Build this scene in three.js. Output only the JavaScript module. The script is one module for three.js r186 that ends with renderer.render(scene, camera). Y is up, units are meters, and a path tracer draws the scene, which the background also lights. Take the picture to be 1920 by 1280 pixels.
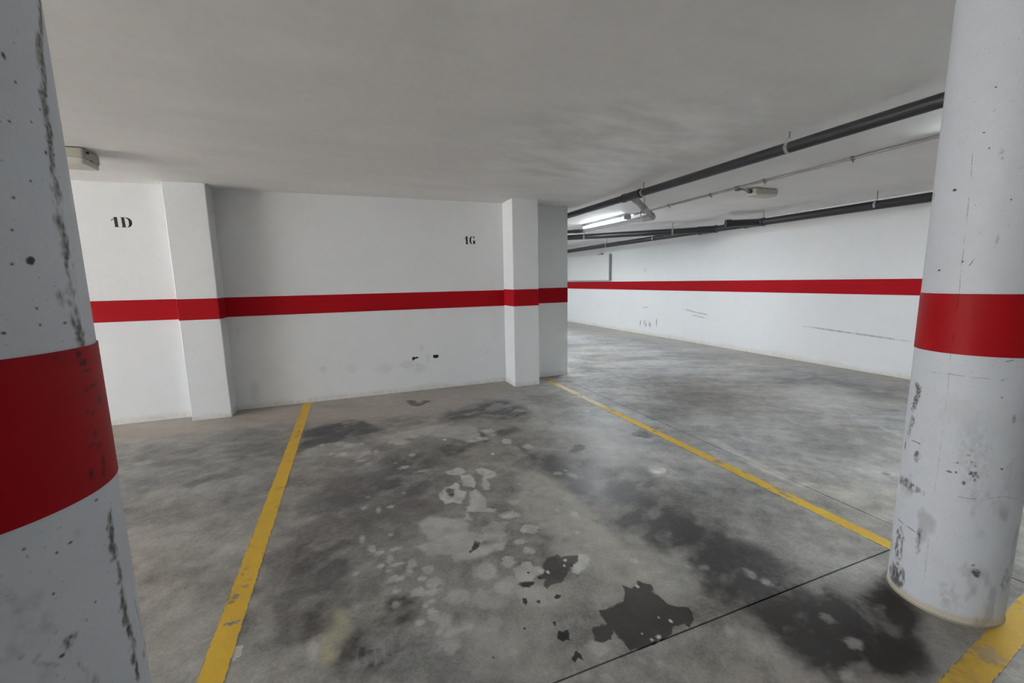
import * as THREE from 'three';
import { mergeGeometries } from 'three/addons/utils/BufferGeometryUtils.js';
import { RectAreaLightUniformsLib } from 'three/addons/lights/RectAreaLightUniformsLib.js';

// ---------------------------------------------------------------- camera, sky, sun, exposure
const scene = new THREE.Scene();
const camera = new THREE.PerspectiveCamera(78.34, 1920 / 1280, 0.05, 100);
camera.position.set(0, 1.4, 0);
{
  const yaw = 20.89 * Math.PI / 180, pitch = 8.2 * Math.PI / 180, roll = -1.09 * Math.PI / 180;
  const fw = new THREE.Vector3(Math.sin(yaw) * Math.cos(pitch), -Math.sin(pitch), -Math.cos(yaw) * Math.cos(pitch));
  const r0 = new THREE.Vector3(Math.cos(yaw), 0, Math.sin(yaw));
  const u0 = new THREE.Vector3().crossVectors(r0, fw);
  camera.up.copy(u0.multiplyScalar(Math.cos(roll)).addScaledVector(r0, -Math.sin(roll)));
  camera.lookAt(camera.position.clone().add(fw));
}
const renderer = new THREE.WebGLRenderer({ antialias: true });
renderer.toneMapping = THREE.LinearToneMapping;
renderer.toneMappingExposure = 1.15;
renderer.shadowMap.enabled = true;
RectAreaLightUniformsLib.init();

const SKY = 15.8, SUN = 250, LAMP = 85;
scene.background = new THREE.Color().setRGB(0.86 * SKY, 0.95 * SKY, 1.08 * SKY);
const sun = new THREE.DirectionalLight(new THREE.Color().setRGB(1.0, 0.955, 0.90), SUN);
sun.position.set(-20, 7.4, -2.2);
sun.target.position.set(-10, 0, -1.5);
sun.castShadow = true;
Object.assign(sun.shadow.camera, { left: -9, right: 9, top: 9, bottom: -9, near: 0.5, far: 40 });
sun.shadow.mapSize.set(2048, 2048);
scene.add(sun, sun.target);

// ---------------------------------------------------------------- helpers
let seed = 20240611;
const rand = () => { seed = (seed * 1664525 + 1013904223) >>> 0; return seed / 4294967296; };
const LAT = new Float32Array(65536);
for (let i = 0; i < 65536; i++) LAT[i] = rand();
function vn(x, y) {
  const xi = Math.floor(x), yi = Math.floor(y);
  let fx = x - xi, fy = y - yi;
  fx = fx * fx * (3 - 2 * fx); fy = fy * fy * (3 - 2 * fy);
  const a = xi & 255, b = (xi + 1) & 255, c = (yi & 255) << 8, d = ((yi + 1) & 255) << 8;
  const p = LAT[a + c], q = LAT[b + c], r = LAT[a + d], s = LAT[b + d];
  return p + (q - p) * fx + (r - p + (p - q - r + s) * fx) * fy;
}
function fbm(x, y, n) {
  let s = 0, a = 0.5, t = 0;
  for (let i = 0; i < n; i++) { s += a * vn(x + i * 17.3, y + i * 9.1); t += a; x *= 2.03; y *= 2.03; a *= 0.5; }
  return s / t;
}
const sst = (a, b, x) => { const t = Math.min(1, Math.max(0, (x - a) / (b - a))); return t * t * (3 - 2 * t); };
const GAMMA = new Uint8Array(4097);
for (let i = 0; i <= 4096; i++) { const l = i / 4096; GAMMA[i] = Math.round(255 * (l <= 0.0031308 ? 12.92 * l : 1.055 * Math.pow(l, 1 / 2.4) - 0.055)); }
const enc = v => GAMMA[Math.max(0, Math.min(4096, Math.round(v * 4096)))];
function dataTexture(data, w, h, srgb, wrap = THREE.RepeatWrapping) {
  const t = new THREE.DataTexture(data, w, h, THREE.RGBAFormat);
  if (srgb) t.colorSpace = THREE.SRGBColorSpace;
  t.magFilter = THREE.LinearFilter; t.minFilter = THREE.LinearMipmapLinearFilter; t.generateMipmaps = true;
  t.wrapS = t.wrapT = wrap; t.needsUpdate = true;
  return t;
}
function greyTexture(w, h, fn, wrap) {
  const d = new Uint8Array(w * h * 4);
  for (let j = 0; j < h; j++) for (let i = 0; i < w; i++) {
    const v = Math.max(0, Math.min(255, Math.round(255 * fn(i, j)))), o = (j * w + i) * 4;
    d[o] = d[o + 1] = d[o + 2] = v; d[o + 3] = 255;
  }
  return dataTexture(d, w, h, false, wrap);
}
const lin = (r, g, b) => new THREE.Color().setRGB(r, g, b);
const mat = (r, g, b, rough = 0.6, extra = {}) => new THREE.MeshStandardMaterial({ color: lin(r, g, b), roughness: rough, ...extra });
function mesh(name, geometry, material, parent, label) {
  const m = new THREE.Mesh(geometry, material);
  m.name = name; m.castShadow = m.receiveShadow = true;
  if (label) m.userData.label = label;
  (parent || scene).add(m);
  return m;
}
function group(name, data, parent) {
  const g = new THREE.Group(); g.name = name; Object.assign(g.userData, data || {}); (parent || scene).add(g); return g;
}
// box between two corners, uv from a function of (x, y, z, normal)
function box(x0, x1, y0, y1, z0, z1, uv) {
  const g = new THREE.BoxGeometry(x1 - x0, y1 - y0, z1 - z0);
  g.translate((x0 + x1) / 2, (y0 + y1) / 2, (z0 + z1) / 2);
  if (uv) setUV(g, uv);
  return g;
}
function setUV(g, uv) {
  const p = g.attributes.position, n = g.attributes.normal, a = new Float32Array(p.count * 2);
  for (let i = 0; i < p.count; i++) { const r = uv(p.getX(i), p.getY(i), p.getZ(i), n.getX(i), n.getY(i), n.getZ(i)); a[2 * i] = r[0]; a[2 * i + 1] = r[1]; }
  g.setAttribute('uv', new THREE.BufferAttribute(a, 2));
  return g;
}
// vertical prism over a plan polygon [x, z] with chamfered corners
function prism(plan, y0, y1, cut, uv) {
  const pts = [];
  for (let i = 0; i < plan.length; i++) {
    const p = plan[i], a = plan[(i + plan.length - 1) % plan.length], b = plan[(i + 1) % plan.length];
    const da = Math.hypot(a[0] - p[0], a[1] - p[1]), db = Math.hypot(b[0] - p[0], b[1] - p[1]);
    pts.push([p[0] + (a[0] - p[0]) * cut / da, p[1] + (a[1] - p[1]) * cut / da], [p[0] + (b[0] - p[0]) * cut / db, p[1] + (b[1] - p[1]) * cut / db]);
  }
  const s = new THREE.Shape(pts.map(([x, z]) => new THREE.Vector2(x, -z)));
  const g = new THREE.ExtrudeGeometry(s, { depth: y1 - y0, bevelEnabled: false });
  g.rotateX(-Math.PI / 2); g.translate(0, y0, 0);
  if (uv) setUV(g, uv);
  return g;
}
// round bar from a to b
function rod(a, b, r, seg = 20, r2 = r) {
  const A = new THREE.Vector3(...a), B = new THREE.Vector3(...b), d = B.clone().sub(A), L = d.length();
  const g = new THREE.CylinderGeometry(r2, r, L, seg, 1);
  g.applyQuaternion(new THREE.Quaternion().setFromUnitVectors(new THREE.Vector3(0, 1, 0), d.normalize()));
  g.translate((A.x + B.x) / 2, (A.y + B.y) / 2, (A.z + B.z) / 2);
  return g;
}
function bend(points, r, seg = 24, rad = 16) {
  return new THREE.TubeGeometry(new THREE.CatmullRomCurve3(points.map(p => new THREE.Vector3(...p)), false, 'centripetal'), seg, r, rad, false);
}
const join = list => mergeGeometries(list.map(g => { const q = g.index ? g.toNonIndexed() : g; return q; }), false);

// ---------------------------------------------------------------- surveyed marks (metres)
const FLOOR_PATCHES = [
  ['d',0.675,0.04,0.1,1.218,-2.942,1.311,-2.445,1.325,-2.001,1.395,-1.741,1.429,-1.459,1.441,-1.305,1.454,-1.072,1.652,-0.992,1.748,-1.254,1.788,-1.603,1.764,-2.054,1.616,-2.447],
  ['d',0.297,0.3,0.2,-0.42,-4.459,0.367,-3.658,1.379,-3.656,1.887,-2.861,1.311,-2.445,0.708,-2.503,0.042,-2.574,-0.367,-2.505,-0.531,-2.118,-0.526,-1.797,-0.286,-1.699,-0.196,-2.434],
  ['t',0.6,0.18,0.25,-2.432,-5.538,-1.696,-5.361,-1.305,-5.389,1.932,-5.407,2.424,-5.314,1.839,-4.854,1.131,-4.544,0.578,-4.473,0.133,-4.386,-0.38,-4.617,-0.973,-4.706,-1.408,-4.658,-2.121,-4.823],
  ['t',0.4,0.12,0.15,6.98,-12.89,6.806,-7.752,6.855,-5.334,6.975,-3.275,6.697,-3.139,6.413,-4.983,6.353,-7.231,6.385,-11.791],
  ['d',0.405,0.16,0.1,-0.517,-2.81,-0.151,-3.115,0.289,-3.018,0.515,-2.441,0.294,-2.124,0.17,-1.829,0.047,-1.774,-0.175,-1.865,-0.319,-2.031,-0.45,-2.337],
  ['d',0.567,0.12,0.1,0.136,-3.447,0.401,-3.536,0.596,-3.247,0.57,-2.948,0.489,-2.756,0.294,-2.737,0.131,-2.909,0.103,-3.191],
  ['d',0.675,0.16,0.1,1.23,-2.971,1.342,-2.026,1.411,-1.761,1.435,-1.465,1.441,-1.305,1.443,-0.994,1.447,-0.783,1.812,-0.635,2.07,-0.88,1.985,-1.118,1.914,-1.353,1.895,-1.558,1.887,-1.861,1.917,-2.412,1.769,-2.681],
  ['k',0.65,0.05,0.1,1.044,-2.788,1.261,-2.51,1.253,-2.063,1.247,-1.777,1.289,-1.484,1.261,-1.344,1.051,-1.297,0.976,-1.655,0.865,-1.989,0.825,-2.31],
  ['k',0.35,0.06,0.08,0.549,-1.692,0.631,-1.696,0.726,-1.6,0.781,-1.506,0.759,-1.417,0.674,-1.348,0.663,-1.176,0.56,-1.142,0.328,-1.236,0.403,-1.487,0.539,-1.539],
  ['l',0.33,0.05,0.06,1.147,-1.543,1.319,-1.59,1.465,-1.563,1.409,-1.455,1.377,-1.369,1.371,-1.298,1.275,-1.261,1.217,-1.327,1.217,-1.435],
  ['l',0.25,0.2,0.2,4.871,-3.649,5.424,-3.586,5.513,-3.222,4.982,-2.727,4.639,-2.748,4.519,-3.033],
  ['d',0.472,0.15,0.2,5.406,-4.114,6.232,-4.053,5.94,-3.552,6.304,-2.975,5.694,-2.691,5.583,-3.071,5.68,-3.534,4.988,-3.659],
  ['d',0.297,0.2,0.2,4.121,-2.94,4.479,-2.821,4.397,-2.493,4.476,-2.113,3.627,-1.667,3.562,-1.915,3.596,-2.29],
  ['d',0.27,0.2,0.2,3.984,-4.2,4.29,-3.922,4.024,-3.26,3.539,-2.804,3.406,-3.096,3.447,-3.624],
  ['d',0.405,0.15,0.15,2.781,-3.762,3.412,-3.428,3.081,-3.087,2.686,-3.265,2.681,-3.585],
  ['l',0.5,0.03,0.06,2.788,-2.617,2.903,-2.625,2.843,-2.275,2.818,-2.058,2.803,-1.922,2.834,-1.742,2.728,-1.787,2.732,-1.992,2.751,-2.198,2.748,-2.366,2.761,-2.517],
  ['l',0.25,0.1,0.1,3.41,-3.445,3.485,-3.229,3.452,-2.995,3.087,-2.934,2.976,-3.056],
  ['l',0.35,0.03,0.04,4.499,-2.268,4.46,-2.088,4.37,-2.052,4.397,-2.116],
  ['d',0.405,0.06,0.06,-1.819,-4.262,-1.761,-4.526,-1.555,-4.299,-1.321,-4.277,-1.316,-4.143,-1.479,-4.114,-1.195,-3.99,-1.201,-3.898,-1.435,-3.909,-1.664,-4.008],
  ['d',0.472,0.04,0.05,-1.081,-3.846,-0.936,-3.902,-0.833,-3.869,-0.947,-3.765],
  ['d',0.472,0.04,0.04,-1.231,-3.465,-1.158,-3.582,-1.035,-3.569,-1.062,-3.484,-1.164,-3.419],
  ['d',0.338,0.06,0.06,-1.633,-3.748,-1.46,-3.752,-1.39,-3.569,-1.422,-3.315,-1.509,-3.447],
  ['l',0.3,0.05,0.05,-0.921,-3.481,-0.797,-3.507,-0.741,-3.404,-0.822,-3.344],
  ['l',0.3,0.05,0.05,-1.731,-4.128,-1.594,-4.139,-1.59,-4.044,-1.656,-4.004],
  ['l',0.3,0.04,0.05,-0.738,-2.88,-0.704,-2.922,-0.622,-2.916,-0.628,-2.875,-0.719,-2.844],
  ['l',0.25,0.05,0.05,-1.002,-2.834,-0.929,-2.893,-0.892,-2.838,-0.969,-2.796],
  ['l',0.2,0.06,0.06,-1.091,-2.487,-1.08,-2.591,-1.065,-2.496,-1.066,-2.422],
  ['d',0.338,0.06,0.05,-0.871,-2.281,-0.854,-2.317,-0.827,-2.288,-0.847,-2.263],
  ['d',0.243,0.08,0.1,-0.758,-2.277,-0.662,-2.282,-0.663,-2.204,-0.716,-2.192],
  ['l',0.16,0.1,0.1,-0.963,-2.215,-0.793,-2.145,-0.68,-2.054,-0.678,-1.892,-0.825,-1.927,-0.892,-2.017],
  ['d',0.97,0.07,0.05,-0.524,-4.365,-0.361,-4.466,-0.13,-4.511,0.022,-4.443,0.123,-4.25,0.177,-4.087,0.07,-4.003,-0.049,-3.933,-0.163,-3.895,-0.329,-3.897,-0.484,-3.938],
  ['d',0.675,0.02,0.03,0.521,-5.022,0.603,-5.038,0.66,-4.881,0.753,-4.968,0.82,-4.885,0.722,-4.778,0.612,-4.731,0.552,-4.855],
  ['d',0.81,0.1,0.06,1.132,-4.494,1.427,-4.579,1.652,-4.501,1.728,-4.04,1.545,-3.759,1.316,-3.862,1.169,-4.084,0.813,-4.088,0.829,-4.278],
  ['d',0.81,0.02,0.02,1.036,-3.672,1.076,-3.621,1.098,-3.517,1.023,-3.52],
  ['d',0.675,0.03,0.03,1.182,-3.607,1.389,-3.684,1.457,-3.55,1.312,-3.484,1.173,-3.453],
  ['d',0.81,0.05,0.04,0.616,-3.389,0.796,-3.531,0.929,-3.414,1.09,-3.46,1.067,-3.326,0.806,-3.254,0.656,-3.221],
  ['l',0.45,0.03,0.06,0.205,-3.912,0.463,-3.993,0.784,-3.954,1.041,-3.805,1.004,-3.528,1.052,-3.477,0.893,-3.431,0.777,-3.628,0.505,-3.843,0.283,-3.671],
  ['l',0.35,0.03,0.05,-0.479,-3.79,-0.329,-3.911,-0.125,-3.878,-0.032,-3.837,0.072,-3.6,-0.003,-3.46,-0.123,-3.56,-0.229,-3.655,-0.451,-3.678],
  ['l',0.75,0.01,0.022,0.562,-2.952,0.684,-2.993,0.714,-2.906,0.669,-2.865,0.593,-2.898],
  ['l',0.75,0.01,0.022,0.669,-2.865,0.738,-2.836,0.745,-2.682,0.705,-2.629,0.656,-2.685,0.651,-2.759],
  ['l',0.75,0.01,0.022,0.464,-2.631,0.515,-2.727,0.562,-2.725,0.61,-2.758,0.638,-2.71,0.601,-2.656,0.636,-2.608,0.571,-2.447,0.531,-2.494,0.465,-2.492],
  ['l',0.75,0.01,0.022,0.79,-2.895,0.843,-2.924,0.925,-2.795,0.921,-2.757,0.826,-2.702,0.8,-2.571,0.762,-2.554,0.781,-2.667,0.832,-2.776,0.797,-2.83],
  ['l',0.75,0.01,0.022,0.646,-2.587,0.715,-2.608,0.735,-2.468,0.711,-2.344,0.759,-2.31,0.733,-2.279,0.584,-2.356,0.536,-2.282,0.58,-2.239,0.581,-2.399,0.635,-2.435],
  ['l',0.5,0.02,0.03,0.28,-2.339,0.366,-2.38,0.437,-2.324,0.527,-2.299,0.546,-2.215,0.511,-2.134,0.393,-2.117,0.312,-2.184,0.278,-2.244],
  ['l',0.5,0.015,0.02,0.744,-2.247,0.842,-2.261,0.868,-2.208,0.813,-2.179,0.757,-2.202],
  ['l',0.5,0.02,0.03,0.236,-2.139,0.367,-2.163,0.562,-2.14,0.741,-2.053,0.693,-1.959,0.587,-1.918,0.495,-1.906,0.389,-1.97,0.281,-2.036],
  ['l',0.55,0.012,0.02,0.389,-1.97,0.519,-1.988,0.565,-2.012,0.593,-1.979,0.696,-1.969,0.664,-1.917,0.562,-1.919,0.495,-1.906,0.405,-1.934],
  ['d',0.81,0.006,0.01,0.485,-1.981,0.513,-1.991,0.544,-2.054,0.565,-2.023,0.544,-1.988,0.493,-1.963],
  ['n',0.675,0.04,0.04,-0.066,-1.745,0.029,-1.741,0.082,-1.785,0.132,-1.78,0.204,-1.742,0.214,-1.672,0.164,-1.638,0.146,-1.58,0.149,-1.536,0.091,-1.59,0.048,-1.614,-0.006,-1.624,-0.06,-1.615,-0.095,-1.594,-0.127,-1.48,-0.141,-1.591,-0.103,-1.657,-0.094,-1.717],
  ['n',0.783,0.05,0.06,-0.112,-1.661,-0.006,-1.63,0.109,-1.583,0.131,-1.537,0.082,-1.5,-0.015,-1.454,-0.103,-1.451,-0.135,-1.503],
  ['u',0.32,0.02,0.03,-0.095,-1.583,-0.06,-1.604,-0.006,-1.618,0.064,-1.595,0.096,-1.552,0.082,-1.5,0.054,-1.479,-0.014,-1.464,-0.087,-1.504],
  ['n',0.675,0.006,0.008,-0.064,-1.571,-0.04,-1.563,-0.04,-1.55,-0.063,-1.557],
  ['n',0.675,0.006,0.008,-0.064,-1.554,-0.041,-1.547,-0.04,-1.533,-0.063,-1.54],
  ['n',0.675,0.006,0.008,-0.065,-1.538,-0.041,-1.53,-0.041,-1.517,-0.063,-1.524],
  ['n',0.675,0.006,0.008,-0.065,-1.522,-0.042,-1.514,-0.042,-1.501,-0.064,-1.508],
  ['n',0.675,0.006,0.008,-0.065,-1.506,-0.042,-1.499,-0.042,-1.486,-0.064,-1.493],
  ['n',0.675,0.006,0.008,-0.033,-1.549,-0.009,-1.542,-0.009,-1.529,-0.032,-1.536],
  ['n',0.675,0.006,0.008,-0.033,-1.533,-0.01,-1.526,-0.01,-1.512,-0.032,-1.519],
  ['n',0.675,0.006,0.008,-0.034,-1.517,-0.011,-1.51,-0.01,-1.497,-0.033,-1.504],
  ['n',0.675,0.006,0.008,-0.034,-1.501,-0.011,-1.494,-0.011,-1.481,-0.033,-1.488],
  ['n',0.675,0.006,0.008,-0.035,-1.486,-0.012,-1.479,-0.012,-1.466,-0.034,-1.473],
  ['n',0.675,0.006,0.008,0.001,-1.544,0.025,-1.536,0.025,-1.523,0.002,-1.53],
  ['n',0.675,0.006,0.008,0.001,-1.528,0.024,-1.52,0.024,-1.507,0.001,-1.514],
  ['n',0.675,0.006,0.008,-0.0,-1.511,0.023,-1.504,0.023,-1.491,0.001,-1.498],
  ['n',0.675,0.006,0.008,-0.001,-1.496,0.022,-1.488,0.022,-1.476,-0.0,-1.483],
  ['n',0.675,0.006,0.008,-0.002,-1.48,0.021,-1.473,0.021,-1.46,-0.001,-1.467],
  ['n',0.675,0.006,0.008,0.036,-1.573,0.06,-1.566,0.06,-1.552,0.036,-1.559],
  ['n',0.675,0.006,0.008,0.034,-1.556,0.058,-1.549,0.058,-1.535,0.035,-1.542],
  ['n',0.675,0.006,0.008,0.033,-1.54,0.057,-1.532,0.057,-1.519,0.034,-1.526],
  ['n',0.675,0.006,0.008,0.032,-1.523,0.055,-1.516,0.055,-1.503,0.032,-1.51],
  ['n',0.675,0.006,0.008,0.03,-1.507,0.054,-1.5,0.054,-1.487,0.031,-1.494],
  ['n',0.675,0.006,0.008,0.067,-1.578,0.092,-1.571,0.091,-1.557,0.068,-1.564],
  ['n',0.675,0.006,0.008,0.066,-1.561,0.09,-1.554,0.09,-1.54,0.066,-1.547],
  ['n',0.675,0.006,0.008,0.064,-1.544,0.088,-1.537,0.088,-1.523,0.065,-1.53],
  ['n',0.675,0.006,0.008,0.063,-1.528,0.087,-1.52,0.086,-1.507,0.063,-1.514],
  ['n',0.675,0.006,0.008,0.061,-1.511,0.085,-1.504,0.084,-1.491,0.062,-1.498],
  ['n',0.54,0.04,0.05,-0.291,-1.837,-0.171,-1.83,-0.175,-1.711,-0.217,-1.679,-0.273,-1.702],
  ['g',0.65,0.025,0.05,-0.171,-1.83,-0.113,-1.814,-0.104,-1.734,-0.112,-1.661,-0.142,-1.631,-0.12,-1.599,-0.14,-1.541,-0.185,-1.565,-0.21,-1.641,-0.209,-1.694,-0.17,-1.703],
  ['l',0.5,0.012,0.015,-0.234,-1.686,-0.219,-1.645,-0.214,-1.571,-0.238,-1.576,-0.252,-1.647],
  ['n',0.405,0.04,0.05,-0.152,-1.552,-0.103,-1.521,-0.118,-1.438,-0.165,-1.457],
  ['d',0.27,0.05,0.06,-0.063,-1.464,0.091,-1.432,0.226,-1.452,0.308,-1.375,0.282,-1.276,-0.064,-1.416],
  ['n',0.338,0.03,0.04,0.305,-1.621,0.35,-1.616,0.353,-1.547,0.317,-1.523,0.294,-1.571],
  ['d',0.378,0.02,0.03,-0.391,-2.091,-0.356,-2.183,-0.374,-2.393,-0.282,-2.399,-0.083,-2.316,-0.086,-1.795,-0.176,-1.832,-0.235,-1.748,-0.271,-1.666,-0.348,-1.698,-0.384,-1.747,-0.415,-1.959],
  ['d',0.81,0.04,0.05,1.251,-3.203,1.309,-3.021,1.356,-2.904,1.441,-2.914,1.393,-2.665,1.401,-2.541,1.361,-2.374,1.395,-2.227,1.328,-2.256,1.291,-2.404,1.289,-2.589,1.286,-2.797,1.256,-2.947],
  ['d',0.97,0.012,0.015,1.599,-2.92,1.728,-3.035,1.797,-2.964,1.692,-2.879,1.613,-2.888],
  ['l',0.4,0.02,0.02,1.94,-2.367,2.032,-2.431,2.151,-2.422,2.136,-2.263,2.042,-2.227,1.941,-2.27],
  ['w',0.55,0.006,0.012,1.991,-2.386,2.053,-2.405,2.105,-2.368,2.087,-2.324,2.035,-2.287,1.967,-2.326],
  ['d',0.675,0.08,0.06,1.58,-1.701,1.845,-1.761,1.869,-1.646,1.903,-1.415,1.86,-1.263,1.764,-1.255,1.649,-1.213,1.563,-1.175,1.522,-1.254,1.637,-1.431,1.666,-1.528,1.51,-1.51,1.491,-1.601],
  ['n',0.675,0.03,0.04,1.428,-1.325,1.514,-1.29,1.54,-1.195,1.488,-1.084,1.449,-1.082,1.42,-1.148,1.393,-1.255],
  ['n',0.97,0.06,0.08,1.561,-1.127,1.729,-1.137,1.888,-1.147,1.895,-1.069,2.042,-1.04,2.244,-1.056,2.162,-0.959,2.109,-0.856,1.728,-0.678,1.5,-0.77,1.492,-0.871,1.495,-0.981,1.494,-1.047],
  ['n',0.81,0.05,0.06,1.526,-1.086,1.776,-1.058,1.953,-0.948,1.95,-0.811,1.795,-0.714,1.677,-0.796,1.624,-0.928,1.512,-1.006],
  ['l',0.5,0.015,0.02,0.753,-1.243,0.786,-1.249,0.837,-1.225,0.827,-1.2,0.773,-1.191,0.759,-1.215],
  ['l',0.8,0.005,0.01,1.005,-1.737,1.042,-1.727,1.049,-1.674,1.007,-1.642,0.968,-1.627,0.931,-1.602,0.91,-1.63,0.945,-1.679,0.984,-1.695],
  ['l',0.45,0.02,0.03,0.626,-1.632,0.743,-1.593,0.777,-1.499,0.741,-1.456,0.663,-1.504,0.601,-1.538],
  ['o',0.9,0.004,0.014,0.899,-1.158,0.905,-1.203,0.893,-1.225,0.899,-1.271,0.863,-1.231,0.827,-1.229,0.801,-1.263,0.814,-1.298,0.86,-1.308,0.888,-1.311,0.891,-1.355,0.902,-1.382,0.945,-1.376,0.997,-1.383,1.028,-1.388,1.07,-1.431,1.079,-1.464,1.1,-1.437,1.127,-1.435,1.163,-1.457,1.206,-1.43,1.184,-1.384,1.195,-1.344,1.195,-1.302,1.221,-1.267,1.266,-1.253,1.252,-1.207,1.195,-1.164,1.18,-1.192,1.126,-1.185,1.103,-1.159,1.004,-1.157],
  ['o',0.78,0.004,0.012,0.8,-1.728,0.851,-1.773,0.907,-1.778,0.914,-1.747,1.002,-1.733,0.981,-1.696,0.934,-1.673,0.903,-1.644,0.873,-1.616,0.829,-1.586,0.783,-1.59,0.753,-1.571,0.744,-1.602,0.768,-1.63,0.742,-1.65,0.772,-1.677],
  ['b',0.95,0.003,0.006,0.63,-1.658,0.671,-1.66,0.716,-1.637,0.679,-1.615,0.656,-1.624],
  ['b',0.95,0.003,0.006,0.694,-1.351,0.706,-1.339,0.729,-1.337,0.716,-1.304,0.715,-1.291,0.685,-1.3,0.67,-1.316],
  ['b',0.95,0.003,0.006,0.71,-1.244,0.719,-1.225,0.718,-1.195,0.704,-1.21,0.688,-1.201,0.675,-1.218,0.69,-1.224],
  ['b',0.95,0.003,0.006,0.687,-1.397,0.704,-1.394,0.69,-1.37],
  ['b',0.95,0.003,0.006,0.625,-1.566,0.643,-1.563,0.638,-1.535,0.622,-1.521,0.617,-1.539],
  ['b',0.95,0.003,0.006,0.758,-1.52,0.776,-1.53,0.794,-1.518,0.776,-1.504,0.759,-1.508],
];
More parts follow.
